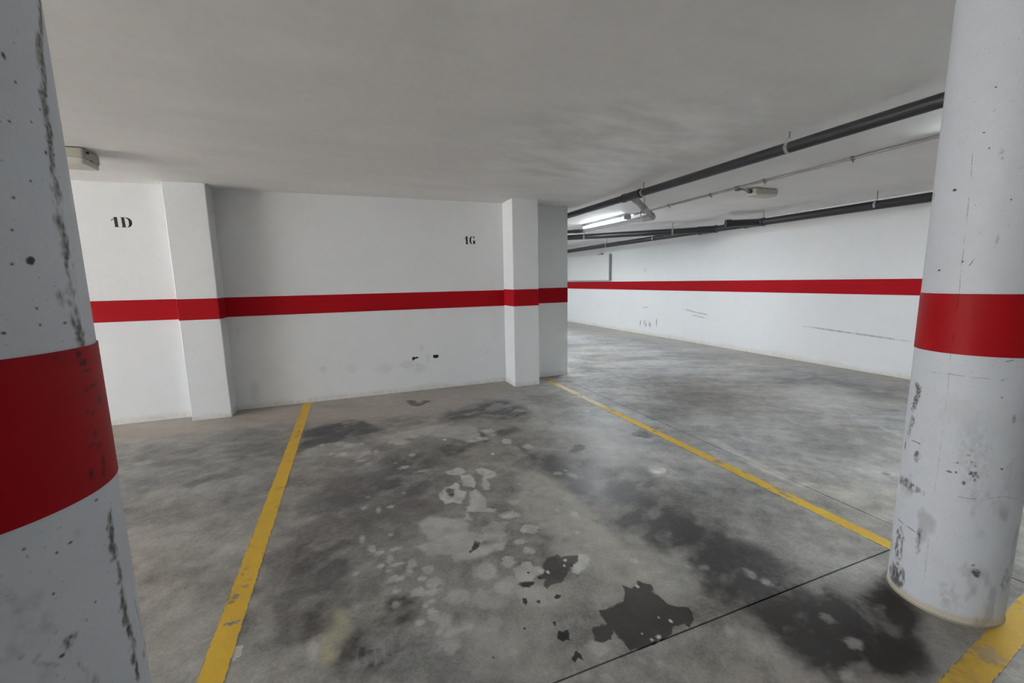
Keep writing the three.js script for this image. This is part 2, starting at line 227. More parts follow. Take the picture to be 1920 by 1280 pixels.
const FLOOR_SPOTS = [
  ['l',0.55,0.012,-0.319,-3.893,0.02,0.034],
  ['l',0.55,0.012,-0.181,-3.889,0.035,0.046],
  ['l',0.55,0.012,-0.102,-3.798,0.041,0.061],
  ['l',0.55,0.012,0.005,-3.793,0.016,0.023],
  ['l',0.55,0.012,0.115,-3.556,0.022,0.045],
  ['l',0.55,0.012,0.035,-3.565,0.048,0.049],
  ['l',0.55,0.012,-0.005,-3.413,0.041,0.022],
  ['l',0.55,0.012,0.044,-3.335,0.022,0.021],
  ['l',0.55,0.012,-0.238,-3.659,0.019,0.025],
  ['l',0.55,0.012,-0.154,-3.618,0.029,0.035],
  ['l',0.55,0.012,0.388,-3.367,0.03,0.028],
  ['l',0.55,0.012,0.299,-3.153,0.048,0.027],
  ['l',0.55,0.012,0.341,-3.673,0.061,0.053],
  ['l',0.55,0.012,0.259,-3.724,0.041,0.033],
  ['l',0.55,0.012,0.474,-3.778,0.043,0.035],
  ['l',0.55,0.012,1.128,-3.647,0.059,0.06],
  ['l',0.55,0.012,1.14,-3.53,0.025,0.028],
  ['l',0.55,0.012,0.94,-3.453,0.06,0.027],
  ['l',0.55,0.012,1.03,-3.472,0.041,0.033],
  ['l',0.55,0.012,1.206,-3.335,0.035,0.064],
  ['l',0.55,0.012,0.018,-2.784,0.015,0.012],
  ['l',0.55,0.012,-0.011,-2.653,0.017,0.02],
  ['l',0.55,0.012,0.149,-2.599,0.022,0.018],
  ['l',0.55,0.012,0.074,-2.586,0.012,0.03],
  ['l',0.55,0.012,0.243,-2.745,0.009,0.012],
  ['l',0.55,0.012,0.425,-3.031,0.051,0.015],
  ['l',0.55,0.012,0.242,-3.261,0.01,0.013],
  ['w',0.9,0.004,0.705,-3.594,0.014,0.022],
  ['w',0.9,0.004,1.002,-3.118,0.012,0.016],
  ['w',0.9,0.004,-0.197,-3.592,0.012,0.01],
  ['w',0.9,0.004,0.005,-3.801,0.009,0.011],
  ['d',0.7,0.012,0.541,-2.628,0.03,0.057],
  ['d',0.5,0.015,0.618,-2.012,0.05,0.031],
  ['l',0.6,0.01,-0.03,-2.306,0.013,0.034],
  ['l',0.6,0.01,0.014,-2.199,0.021,0.036],
  ['l',0.6,0.01,0.055,-2.145,0.025,0.018],
  ['l',0.6,0.01,0.133,-2.149,0.031,0.015],
  ['l',0.6,0.01,0.096,-2.072,0.018,0.028],
  ['l',0.6,0.01,0.051,-2.033,0.017,0.02],
  ['l',0.6,0.01,0.131,-2.017,0.036,0.013],
  ['l',0.6,0.01,0.083,-1.985,0.011,0.011],
  ['l',0.6,0.01,0.201,-1.999,0.024,0.031],
  ['l',0.6,0.01,0.179,-1.943,0.015,0.034],
  ['l',0.6,0.01,0.263,-1.917,0.026,0.029],
  ['l',0.6,0.01,0.104,-1.913,0.028,0.025],
  ['l',0.6,0.01,0.141,-1.906,0.017,0.017],
  ['l',0.6,0.01,0.229,-1.865,0.019,0.02],
  ['l',0.6,0.01,0.276,-1.816,0.034,0.035],
  ['l',0.6,0.01,0.104,-1.826,0.017,0.016],
  ['l',0.6,0.01,0.2,-1.782,0.032,0.025],
  ['l',0.6,0.01,0.245,-1.703,0.015,0.01],
  ['l',0.6,0.01,0.095,-1.743,0.018,0.023],
  ['l',0.6,0.01,0.178,-1.605,0.019,0.021],
  ['l',0.6,0.01,0.214,-1.687,0.01,0.01],
  ['l',0.6,0.01,-0.065,-2.026,0.015,0.013],
  ['l',0.6,0.01,0.26,-1.758,0.032,0.018],
  ['l',0.6,0.01,0.236,-1.628,0.025,0.032],
  ['l',0.6,0.01,0.24,-1.523,0.014,0.014],
  ['l',0.6,0.01,0.293,-1.502,0.038,0.017],
  ['l',0.6,0.01,0.361,-1.505,0.02,0.012],
  ['l',0.6,0.01,0.121,-2.289,0.013,0.014],
  ['l',0.35,0.015,0.352,-1.689,0.05,0.056],
  ['l',0.35,0.015,0.527,-1.808,0.057,0.065],
  ['l',0.35,0.015,0.513,-1.623,0.078,0.068],
  ['l',0.35,0.015,0.594,-1.66,0.059,0.058],
  ['l',0.35,0.015,0.271,-1.58,0.035,0.036],
  ['l',0.35,0.015,0.27,-1.446,0.041,0.037],
  ['l',0.35,0.015,0.443,-1.478,0.043,0.035],
  ['d',0.75,0.012,2.4,-2.97,0.085,0.101],
  ['d',0.5,0.03,2.418,-2.787,0.038,0.04],
  ['l',0.45,0.012,1.407,-2.519,0.029,0.044],
  ['l',0.45,0.012,1.331,-2.6,0.033,0.033],
  ['l',0.45,0.012,1.406,-2.618,0.012,0.015],
  ['l',0.45,0.012,1.33,-3.141,0.038,0.052],
  ['l',0.45,0.012,1.207,-3.334,0.035,0.065],
  ['l',0.45,0.012,1.001,-3.123,0.014,0.018],
  ['l',0.45,0.012,1.011,-2.559,0.012,0.016],
  ['l',0.45,0.012,0.888,-2.35,0.033,0.028],
  ['l',0.45,0.012,1.1,-2.151,0.013,0.015],
  ['l',0.45,0.012,1.174,-2.073,0.017,0.031],
  ['l',0.45,0.012,0.935,-2.249,0.014,0.015],
  ['l',0.45,0.012,0.798,-2.231,0.048,0.03],
  ['l',0.45,0.012,2.285,-3.786,0.036,0.039],
  ['d',0.7,0.012,1.655,-1.61,0.078,0.066],
  ['d',0.5,0.02,1.536,-1.604,0.023,0.031],
  ['l',0.4,0.015,1.453,-1.45,0.011,0.015],
  ['l',0.4,0.015,1.523,-1.414,0.021,0.019],
  ['l',0.4,0.015,1.692,-1.314,0.015,0.019],
  ['l',0.4,0.015,1.712,-1.23,0.022,0.024],
  ['l',0.4,0.015,1.745,-0.987,0.022,0.025],
  ['l',0.4,0.015,1.319,-1.089,0.025,0.024],
  ['l',0.4,0.015,1.378,-1.052,0.016,0.014],
  ['l',0.4,0.015,2.279,-1.309,0.017,0.014],
  ['l',0.4,0.015,1.682,-1.288,0.022,0.024],
  ['l',0.4,0.015,1.713,-0.869,0.03,0.027],
  ['l',0.4,0.015,1.544,-0.796,0.028,0.022],
  ['l',0.65,0.008,0.862,-2.039,0.046,0.042],
  ['l',0.65,0.008,0.769,-1.951,0.036,0.022],
  ['l',0.65,0.008,0.786,-1.863,0.027,0.03],
  ['l',0.65,0.008,0.81,-2.202,0.056,0.026],
  ['l',0.65,0.008,0.654,-1.821,0.03,0.04],
  ['l',0.65,0.008,1.175,-2.064,0.024,0.04],
  ['l',0.65,0.008,1.099,-1.908,0.015,0.013],
  ['l',0.65,0.008,0.715,-1.716,0.062,0.066],
  ['l',0.65,0.008,1.24,-1.583,0.017,0.02],
  ['l',0.4,0.012,0.67,-2.112,0.084,0.075],
  ['l',0.4,0.012,0.572,-1.663,0.043,0.05],
  ['l',0.4,0.012,0.537,-1.795,0.045,0.056],
  ['l',0.4,0.012,0.919,-1.113,0.013,0.012],
  ['l',0.4,0.012,0.696,-1.138,0.018,0.014],
  ['l',0.4,0.012,0.752,-1.101,0.023,0.019],
  ['l',0.4,0.012,0.487,-1.325,0.02,0.019],
  ['l',0.4,0.012,1.011,-0.997,0.014,0.011],
  ['l',0.4,0.012,0.967,-1.079,0.012,0.011],
  ['b',0.9,0.003,0.683,-1.521,0.008,0.01],
  ['b',0.9,0.003,0.57,-1.412,0.005,0.005],
  ['b',0.9,0.003,0.409,-1.333,0.004,0.004],
  ['b',0.9,0.003,0.714,-1.709,0.006,0.007],
  ['b',0.9,0.003,0.75,-1.655,0.009,0.013],
  ['b',0.9,0.003,0.933,-1.673,0.006,0.01],
  ['b',0.9,0.003,1.236,-1.193,0.004,0.004],
  ['w',0.85,0.003,0.922,-1.721,0.01,0.01],
  ['w',0.85,0.003,0.803,-1.675,0.007,0.013],
  ['w',0.85,0.003,1.141,-1.433,0.007,0.011],
  ['w',0.85,0.003,1.109,-1.251,0.004,0.005],
  ['w',0.85,0.003,1.142,-1.218,0.006,0.009],
  ['w',0.85,0.003,1.011,-1.173,0.007,0.007],
  ['w',0.85,0.003,1.044,-1.174,0.01,0.008],
  ['w',0.85,0.003,0.993,-1.211,0.004,0.004],
  ['w',0.85,0.003,0.899,-1.687,0.006,0.008],
  ['w',0.8,0.004,-0.509,-1.732,0.021,0.036],
  ['b',0.6,0.004,-0.818,-2.23,0.005,0.007],
  ['b',0.5,0.01,3.453,-1.672,0.024,0.021],
  ['b',0.4,0.01,4.707,-2.549,0.022,0.028],
];
const MARKS_COLUMN_NEAR = [
  ['b',0.95,0.0015,-0.1163,1.6897,0.0022,0.0042],
  ['b',0.95,0.0015,-0.1742,1.6685,0.0059,0.0035],
  ['b',0.95,0.0015,-0.1674,1.6028,0.0054,0.0027],
  ['b',0.95,0.0015,-0.1716,1.6283,0.0026,0.0023],
  ['b',0.95,0.0015,-0.1722,1.5879,0.0027,0.0015],
  ['b',0.95,0.0015,-0.1578,1.6424,0.0016,0.0015],
  ['b',0.95,0.0015,-0.1256,1.663,0.0015,0.0015],
  ['b',0.95,0.0015,-0.1095,1.6102,0.0015,0.0015],
  ['b',0.95,0.0015,-0.1387,1.6197,0.0015,0.0015],
  ['b',0.95,0.0015,-0.1552,1.5859,0.0021,0.0026],
  ['b',0.95,0.0015,-0.1783,1.6997,0.0036,0.0027],
  ['b',0.95,0.0015,-0.1048,1.4385,0.0052,0.0048],
  ['b',0.95,0.0015,-0.0988,1.5158,0.0018,0.0016],
  ['b',0.95,0.0015,-0.1229,1.5414,0.0015,0.0015],
  ['b',0.95,0.0015,-0.0911,1.4752,0.0015,0.0015],
  ['b',0.95,0.0015,-0.0845,1.4329,0.0015,0.0015],
  ['b',0.95,0.0015,-0.0649,1.3481,0.0022,0.0018],
  ['b',0.95,0.0015,-0.1616,1.4452,0.0045,0.003],
  ['b',0.95,0.0015,-0.1378,1.3536,0.0031,0.0017],
  ['b',0.95,0.0015,-0.1581,1.3368,0.0048,0.0018],
  ['b',0.95,0.0015,-0.1021,1.3763,0.0015,0.0015],
  ['b',0.95,0.0015,-0.103,1.3545,0.0015,0.0015],
  ['s',0.95,-0.02,-0.2114,1.8054,-0.203,1.7843,-0.1898,1.7524,-0.1828,1.7272,-0.1791,1.7001,-0.1727,1.6684,-0.1716,1.6335,-0.1679,1.6044,-0.1628,1.5695],
  ['s',0.95,-0.022,-0.1551,1.5623,-0.1638,1.5477,-0.163,1.5279,-0.1622,1.4993,-0.1661,1.471,-0.1629,1.4414,-0.1613,1.4088,-0.1512,1.3852,-0.1567,1.364,-0.1604,1.3424,-0.1596,1.3209],
  ['s',0.7,0.006,-0.1605,1.3969,0.007,0.0036],
  ['s',0.7,0.006,-0.1619,1.5403,0.0069,0.0053],
  ['s',0.7,0.006,-0.1478,1.3795,0.0081,0.0041],
  ['s',0.7,0.006,-0.1553,1.3671,0.0097,0.0036],
  ['s',0.7,0.006,-0.1606,1.4501,0.0061,0.003],
  ['s',0.7,0.006,-0.1376,1.3916,0.0047,0.0057],
  ['s',0.95,-0.018,-0.1607,1.0534,-0.1552,1.0127,-0.1574,0.9805,-0.1589,0.9341,-0.1605,0.8973,-0.1604,0.8539,-0.1683,0.8137,-0.162,0.7932,-0.1646,0.7566],
  ['s',0.85,0.004,-0.1544,0.9996,0.0076,0.0073],
  ['s',0.85,0.004,-0.1574,0.9805,0.0087,0.0029],
  ['s',0.85,0.004,-0.1597,0.937,0.0065,0.0029],
  ['s',0.85,0.004,-0.1605,0.9188,0.0066,0.0035],
  ['s',0.85,0.004,-0.1549,0.8875,0.0102,0.0133],
  ['s',0.85,0.004,-0.1597,0.8516,0.0057,0.0041],
  ['s',0.85,0.004,-0.1698,0.818,0.0126,0.0046],
  ['s',0.85,0.004,-0.1599,0.7971,0.0067,0.0071],
  ['s',0.85,0.004,-0.2162,0.7701,0.0229,0.0078],
  ['s',0.85,0.004,-0.1629,0.7622,0.0051,0.0059],
  ['s',0.6,-0.004,-0.1951,0.9123,-0.1989,0.8609,-0.2072,0.8242,-0.2058,0.7939,-0.2327,0.7376],
  ['b',0.9,0.0015,-0.1393,1.0864,0.0032,0.002],
  ['b',0.9,0.0015,-0.0458,1.0692,0.0015,0.0015],
  ['b',0.9,0.0015,-0.0921,1.0482,0.0027,0.0017],
  ['b',0.9,0.0015,-0.1102,0.9403,0.0015,0.0015],
  ['b',0.9,0.0015,-0.061,0.8992,0.0027,0.0025],
  ['b',0.9,0.0015,-0.1596,0.851,0.0038,0.0029],
  ['b',0.9,0.0015,-0.0755,1.0444,0.0015,0.0015],
  ['b',0.9,0.0015,-0.0644,0.9913,0.0015,0.0015],
  ['s',0.85,-0.016,-0.0731,0.9137,-0.0687,0.8989,-0.0715,0.877,-0.0691,0.8633,-0.0651,0.8481],
  ['s',0.6,-0.014,-0.0738,0.86,-0.0842,0.8442,-0.0943,0.8199],
  ['s',0.28,0.01,-0.0232,1.0281,0.0042,0.0046],
  ['s',0.28,0.01,-0.0294,1.0109,0.0046,0.0046],
  ['s',0.28,0.01,-0.0314,0.9922,0.0047,0.0047],
  ['s',0.28,0.01,-0.0318,0.9717,0.0044,0.0047],
  ['s',0.28,0.01,-0.0311,0.9549,0.0047,0.0047],
  ['s',0.28,0.01,-0.0473,0.9955,0.0044,0.0064],
  ['s',0.28,0.01,-0.0496,0.9655,0.0035,0.0054],
  ['s',0.28,0.01,-0.0575,0.9496,0.0026,0.0044],
  ['s',0.28,0.01,-0.0484,0.9516,0.0031,0.0022],
  ['s',0.28,0.01,-0.1061,1.0553,0.0041,0.0039],
  ['s',0.28,0.01,-0.0192,0.9493,0.003,0.0026],
  ['s',0.28,0.01,-0.0429,0.8869,0.0038,0.0082],
  ['s',0.28,0.01,-0.0265,0.9399,0.0062,0.0037],
  ['s',0.35,-0.008,-0.009,0.941,-0.0162,0.9326,-0.0244,0.9301],
  ['s',0.3,-0.006,-0.0585,0.9365,-0.0457,0.9239,-0.034,0.9138,-0.0554,0.8899],
  ['m',0.85,0.003,-0.1495,1.307,0.0058,0.0053],
  ['m',0.85,0.003,-0.1573,1.2932,0.0077,0.0045],
  ['m',0.85,0.003,-0.1611,1.2799,0.0089,0.0018],
  ['m',0.85,0.003,-0.1706,1.2555,0.0078,0.0024],
  ['m',0.85,0.003,-0.1543,1.253,0.0051,0.0018],
  ['m',0.85,0.003,-0.1819,1.2299,0.0064,0.0043],
  ['m',0.85,0.003,-0.1591,1.2148,0.0041,0.0024],
  ['m',0.85,0.003,-0.1473,1.2199,0.0024,0.0018],
  ['m',0.85,0.003,-0.1456,1.3167,0.0052,0.0018],
  ['m',0.85,0.003,-0.1133,1.3073,0.0027,0.0017],
  ['m',0.85,0.003,-0.2363,1.188,0.0015,0.0057],
  ['m',0.85,0.003,-0.1567,1.1837,0.0034,0.0058],
  ['m',0.85,0.003,-0.1454,1.17,0.0052,0.002],
  ['m',0.85,0.003,-0.1612,1.163,0.0046,0.0029],
  ['m',0.85,0.003,-0.1654,1.1355,0.0039,0.0081],
  ['m',0.85,0.003,-0.1349,1.1298,0.0033,0.0057],
  ['m',0.85,0.003,-0.1604,1.1213,0.0028,0.007],
];
const MARKS_COLUMN_FAR = [
  ['b',0.95,0.0015,0.1199,1.709,0.0077,0.005],
  ['b',0.95,0.0015,0.0406,2.0401,0.0026,0.0027],
  ['b',0.95,0.0015,0.0366,1.8364,0.002,0.0028],
  ['b',0.95,0.0015,0.0553,1.8941,0.0028,0.0019],
  ['b',0.95,0.0015,0.269,1.4725,0.0015,0.0055],
  ['b',0.95,0.0015,0.1404,1.4104,0.0056,0.0031],
  ['b',0.95,0.0015,0.0666,1.441,0.003,0.003],
  ['b',0.95,0.0015,-0.0324,1.6494,0.0019,0.0027],
  ['b',0.95,0.0015,0.0427,1.1951,0.0043,0.003],
  ['s',0.45,0.004,0.0363,1.9644,0.0052,0.0054],
  ['s',0.45,0.004,0.006,1.8109,0.005,0.0127],
  ['s',0.45,0.004,0.0014,1.7948,0.0037,0.0055],
  ['s',0.45,0.004,0.2457,1.7067,0.0236,0.0136],
  ['s',0.45,0.004,-0.014,1.5075,0.0038,0.0169],
  ['s',0.7,-0.004,0.0471,1.4254,0.0396,1.4416,0.0309,1.4566],
  ['s',0.55,-0.0028,0.0789,1.8298,0.0728,1.721,0.0702,1.5874,0.0681,1.4706,0.0684,1.4213,0.0645,1.3214],
  ['m',0.7,-0.003,0.0641,1.3174,0.0655,1.2402,0.0625,1.1323],
  ['s',0.3,-0.0028,0.0661,1.09,0.0611,0.9585,0.0588,0.7299,0.0596,0.5258,0.0585,0.3391,0.0553,0.1237],
  ['m',0.85,0.002,0.2693,1.3151,0.0015,0.0045],
  ['m',0.85,0.002,0.2692,1.2925,0.0015,0.0068],
  ['m',0.85,0.002,0.2692,1.2698,0.0015,0.0057],
  ['m',0.85,0.002,0.269,1.2355,0.0015,0.0091],
  ['s',0.9,-0.032,0.1779,0.935,0.1683,0.8973,0.1825,0.847,0.1824,0.7885,0.1971,0.7241,0.2044,0.655],
  ['b',0.8,-0.005,0.1971,0.6941,0.1624,0.699,0.1301,0.6989],
  ['b',0.6,-0.004,0.219,0.846,0.1655,0.8613],
  ['s',0.7,0.006,0.1347,0.6421,0.0168,0.0223],
  ['s',0.7,0.006,0.1785,0.5014,0.0715,0.0203],
  ['s',0.7,0.006,0.0902,0.2957,0.0092,0.0514],
  ['s',0.7,0.006,0.1733,0.2157,0.0261,0.0694],
  ['s',0.7,0.006,0.1678,0.0772,0.055,0.0584],
  ['b',0.55,0.012,0.1742,0.062,0.0269,0.0396],
  ['b',0.75,-0.006,0.1984,0.3217,0.1435,0.3232,0.0923,0.3162],
  ['s',0.45,-0.003,0.1404,1.0058,0.0699,1.0079,0.0114,1.0105,-0.0464,1.0076],
  ['s',0.4,-0.003,0.0623,1.0115,-0.0164,1.0046],
  ['s',0.75,0.004,-0.0212,0.7119,0.0095,0.0147],
  ['s',0.75,0.004,-0.0316,0.6608,0.0082,0.0264],
  ['s',0.75,0.004,-0.0425,0.6204,0.0096,0.0148],
  ['s',0.75,0.004,-0.0845,0.2356,0.0165,0.0179],
  ['s',0.75,0.004,-0.0716,0.263,0.0066,0.0056],
  ['b',0.75,0.002,0.0256,0.6221,0.0072,0.0043],
  ['b',0.75,0.002,0.0077,0.6265,0.0035,0.0043],
  ['b',0.75,0.002,0.0076,0.6651,0.0028,0.0032],
  ['b',0.75,0.002,-0.017,0.5909,0.0055,0.0086],
  ['b',0.75,0.002,-0.0307,0.6334,0.0048,0.0064],
  ['b',0.75,0.002,-0.1137,0.6669,0.0056,0.0042],
  ['b',0.75,0.002,-0.0823,0.9415,0.0021,0.003],
  ['b',0.75,0.002,-0.0191,0.0041,0.0029,0.0046],
  ['b',0.75,0.002,-0.0429,0.6389,0.0041,0.0053],
  ['s',0.6,-0.003,-0.0083,0.5302,-0.0331,0.5322,-0.0542,0.5362],
  ['s',0.5,-0.003,-0.069,0.5344,-0.0978,0.5484,-0.1298,0.559,-0.1989,0.5442],
  ['s',0.6,-0.004,-0.0219,0.2461,-0.033,0.2372,-0.043,0.2333],
  ['b',0.8,-0.006,-0.0775,1.0065,-0.0876,1.0123],
  ['b',0.7,-0.004,-0.0805,1.0764,-0.0979,1.0821],
  ['s',0.45,0.004,-0.1276,0.8609,0.0067,0.0183],
  ['s',0.16,0.01,-0.0182,0.0977,0.026,0.0688],
  ['s',0.35,0.01,-0.2063,0.2077,0.03,0.0501],
  ['s',0.12,0.02,-0.0389,0.695,0.041,0.1588],
];
// ---------------------------------------------------------------- room measurements
const H = 2.428, ZA = -5.45, ZD = -5.385, XE = 2.96, XB = 6.9, XL = -11.0, ZF = -16, ZBK = 6;
const JX = 2.765, JZ = -1.157;

// ---------------------------------------------------------------- concrete floor
const DIRT = {
  d: [0.045, 0.043, 0.046], n: [0.026, 0.020, 0.017], o: [0.020, 0.017, 0.016], b: [0.008, 0.008, 0.008], l: [0.56, 0.555, 0.53],
  w: [0.72, 0.72, 0.70], g: [0.40, 0.375, 0.26], t: [0.40, 0.345, 0.285], k: [0.42, 0.405, 0.355], u: [0.33, 0.345, 0.36],
};
const GLOSS = { d: 0, n: 0.06, o: 0.02, b: 0.1, l: 0.1, w: 0.1, g: 0.1, t: 0.1, k: 0.05, u: 0 };
function concrete(x, z, out) {
  const big = fbm(x * 0.55 + 3, z * 0.55 + 8, 4), mid = fbm(x * 2.3 + 40, z * 2.3 + 11, 4);
  const c = Math.cos(0.5), s = Math.sin(0.5);
  const sx = x * c + z * s, sz = -x * s + z * c;
  const streak = fbm(sx * 2.2, sz * 7.5, 3), small = fbm(x * 14, z * 14, 3), grain = vn(x * 190, z * 190) * 0.6 + vn(x * 90 + 5, z * 90) * 0.4;
  let t = 0.275 * (1 + 0.7 * (big - 0.5) + 0.95 * (mid - 0.5) + 0.6 * (streak - 0.5) + 0.8 * (small - 0.5) + 0.5 * (grain - 0.5));
  const w = fbm(x * 0.8 + 70, z * 0.8 + 31, 3) - 0.5;
  out[0] = t * (1.0 + 0.16 * w); out[1] = t * 0.98; out[2] = t * (0.925 - 0.24 * w);
  out[3] = 0.42 + 0.22 * (mid - 0.5) + 0.16 * (small - 0.5);
}
function inside(P, i0, x, y) { // signed distance to polygon, negative inside
  let d = 1e9, s = 1;
  const n = (P.length - i0) / 2;
  for (let i = 0, j = n - 1; i < n; j = i++) {
    const ax = P[i0 + 2 * i], ay = P[i0 + 2 * i + 1], bx = P[i0 + 2 * j], by = P[i0 + 2 * j + 1];
    const ex = bx - ax, ey = by - ay, wx = x - ax, wy = y - ay;
    const t = Math.max(0, Math.min(1, (wx * ex + wy * ey) / (ex * ex + ey * ey)));
    const qx = wx - ex * t, qy = wy - ey * t, q = qx * qx + qy * qy;
    if (q < d) d = q;
    const c1 = y >= ay, c2 = y < by, c3 = ex * wy > ey * wx;
    if ((c1 && c2 && c3) || (!c1 && !c2 && !c3)) s = -s;
  }
  return s * Math.sqrt(d);
}
function floorTextures(x0, x1, z0, z1, w, h) {
  const F = new Float32Array(w * h * 4), o = [0, 0, 0, 0], dx = (x1 - x0) / w, dz = (z1 - z0) / h;
  for (let j = 0; j < h; j++) for (let i = 0; i < w; i++) {
    concrete(x0 + (i + 0.5) * dx, z0 + (j + 0.5) * dz, o);
    const k = (j * w + i) * 4; F[k] = o[0]; F[k + 1] = o[1]; F[k + 2] = o[2]; F[k + 3] = o[3];
  }
  const lay = (kind, al, bx0, bx1, bz0, bz1, cover) => {
    const solid = 'obw'.includes(kind), blotchy = 'dn'.includes(kind), c = DIRT[kind], i0 = Math.max(0, Math.floor((bx0 - x0) / dx)), i1 = Math.min(w - 1, Math.ceil((bx1 - x0) / dx));
    const j0 = Math.max(0, Math.floor((bz0 - z0) / dz)), j1 = Math.min(h - 1, Math.ceil((bz1 - z0) / dz));
    for (let j = j0; j <= j1; j++) for (let i = i0; i <= i1; i++) {
      const x = x0 + (i + 0.5) * dx, z = z0 + (j + 0.5) * dz;
      let a = cover(x, z); if (a <= 0) continue;
      a *= solid ? al : blotchy ? al * (0.38 + 0.85 * sst(0.28, 0.6, fbm(x * 7 + 0.4 * z * 7 + 9, z * 9 + 4, 4))) * (0.8 + 0.4 * vn(x * 60, z * 60)) : al * (0.62 + 0.76 * vn(x * 23 + 9, z * 23 + 4) * (0.5 + vn(x * 7, z * 7))); if (a > 1) a = 1;
      const g = (0.86 + 0.28 * vn(x * 150, z * 150)) * (solid ? 0.55 + 0.9 * fbm(x * 18, z * 18, 3) : 1), k = (j * w + i) * 4;
      F[k] += (c[0] * g - F[k]) * a; F[k + 1] += (c[1] * g - F[k + 1]) * a; F[k + 2] += (c[2] * g - F[k + 2]) * a; F[k + 3] += GLOSS[kind] * a;
    }
  };
  for (const P of FLOOR_PATCHES) {
    const [kind, al, soft, warp] = P, m = soft + warp * 1.3;
    let a = 1e9, b = -1e9, c = 1e9, d = -1e9;
    for (let i = 4; i < P.length; i += 2) { a = Math.min(a, P[i]); b = Math.max(b, P[i]); c = Math.min(c, P[i + 1]); d = Math.max(d, P[i + 1]); }
    const f = 0.35 / Math.max(warp, 0.006);
    lay(kind, al, a - m, b + m, c - m, d + m, (x, z) => {
      const wx = x + warp * 2 * (fbm(x * f, z * f, 3) - 0.5), wz = z + warp * 2 * (fbm(x * f + 50, z * f + 20, 3) - 0.5);
      return sst(soft, -soft, inside(P, 4, wx, wz));
    });
  }
  for (const [kind, al, soft, cx, cz, rx, rz] of FLOOR_SPOTS) {
    const R = Math.min(rx, rz), f = 1.5 / R;
    lay(kind, al, cx - rx * 1.5 - soft, cx + rx * 1.5 + soft, cz - rz * 1.5 - soft, cz + rz * 1.5 + soft, (x, z) => {
      const e = Math.hypot((x - cx) / rx, (z - cz) / rz) + 1.1 * (fbm(x * f, z * f, 3) - 0.5);
      return sst(soft, -soft, (e - 1) * R);
    });
  }
  const C = new Uint8Array(w * h * 4), G = new Uint8Array(w * h * 4);
  for (let k = 0; k < w * h * 4; k += 4) {
    C[k] = enc(F[k]); C[k + 1] = enc(F[k + 1]); C[k + 2] = enc(F[k + 2]); C[k + 3] = 255;
    G[k] = G[k + 2] = 0; G[k + 1] = Math.round(255 * Math.max(0.2, Math.min(0.95, F[k + 3]))); G[k + 3] = 255;
  }
  return [dataTexture(C, w, h, true, THREE.MirroredRepeatWrapping), dataTexture(G, w, h, false, THREE.MirroredRepeatWrapping)];
}
const floorBump = greyTexture(512, 512, (i, j) => 0.5 * vn(i / 512 * 256, j / 512 * 256) + 0.5 * vn(i / 512 * 64, j / 512 * 64));
function floorMaterial(x0, x1, z0, z1, w, h) {
  const [map, rough] = floorTextures(x0, x1, z0, z1, w, h);
  const bump = floorBump.clone(); bump.repeat.set((x1 - x0) / 1.2, (z1 - z0) / 1.2);
  return new THREE.MeshPhysicalMaterial({ map, roughnessMap: rough, roughness: 1, specularIntensity: 0.75, bumpMap: bump, bumpScale: 0.0006 });
}
const NEAR = [-2.6, JX, ZA, 0.3], AISLE = [JX, XB, ZF, JZ];
const nearConcrete = floorMaterial(...NEAR, 2048, 2048);
const aisleConcrete = floorMaterial(...AISLE, 1024, 2048);
const plainConcrete = floorMaterial(20, 24, 20, 24, 512, 512);
const floor = group('floor', { kind: 'structure', label: 'stained grey concrete floor with saw-cut joints and yellow bay lines', category: 'floor' });
const gap = 0.0035;
function slab(x0, x1, z0, z1, m, R) {
  const g = box(x0 + (x0 > XL ? gap : 0), x1 - (x1 < XB ? gap : 0), -0.12, 0, z0 + (z0 > ZF ? gap : 0), z1 - (z1 < ZBK ? gap : 0), (x, y, z) => [(x - R[0]) / (R[1] - R[0]), (z - R[2]) / (R[3] - R[2])]);
  mesh('concrete_slab', g, m, floor);
}
slab(-2.6, JX, ZA, JZ, nearConcrete, NEAR);
slab(-2.6, JX, JZ, 0.3, nearConcrete, NEAR);
slab(JX, XB, ZF, JZ, aisleConcrete, AISLE);
const PLAIN = [0, 4, 0, 4];
slab(XL, -2.6, ZA, JZ, plainConcrete, PLAIN);
slab(XL, -2.6, JZ, 0.3, plainConcrete, PLAIN);
slab(JX, XB, JZ, 0.3, plainConcrete, PLAIN);
slab(XL, JX, 0.3, ZBK, plainConcrete, PLAIN);
slab(JX, XB, 0.3, ZBK, plainConcrete, PLAIN);
mesh('joint_bed', box(XL, XB, -0.2, -0.018, ZF, ZBK), mat(0.05, 0.045, 0.04, 0.95), floor);

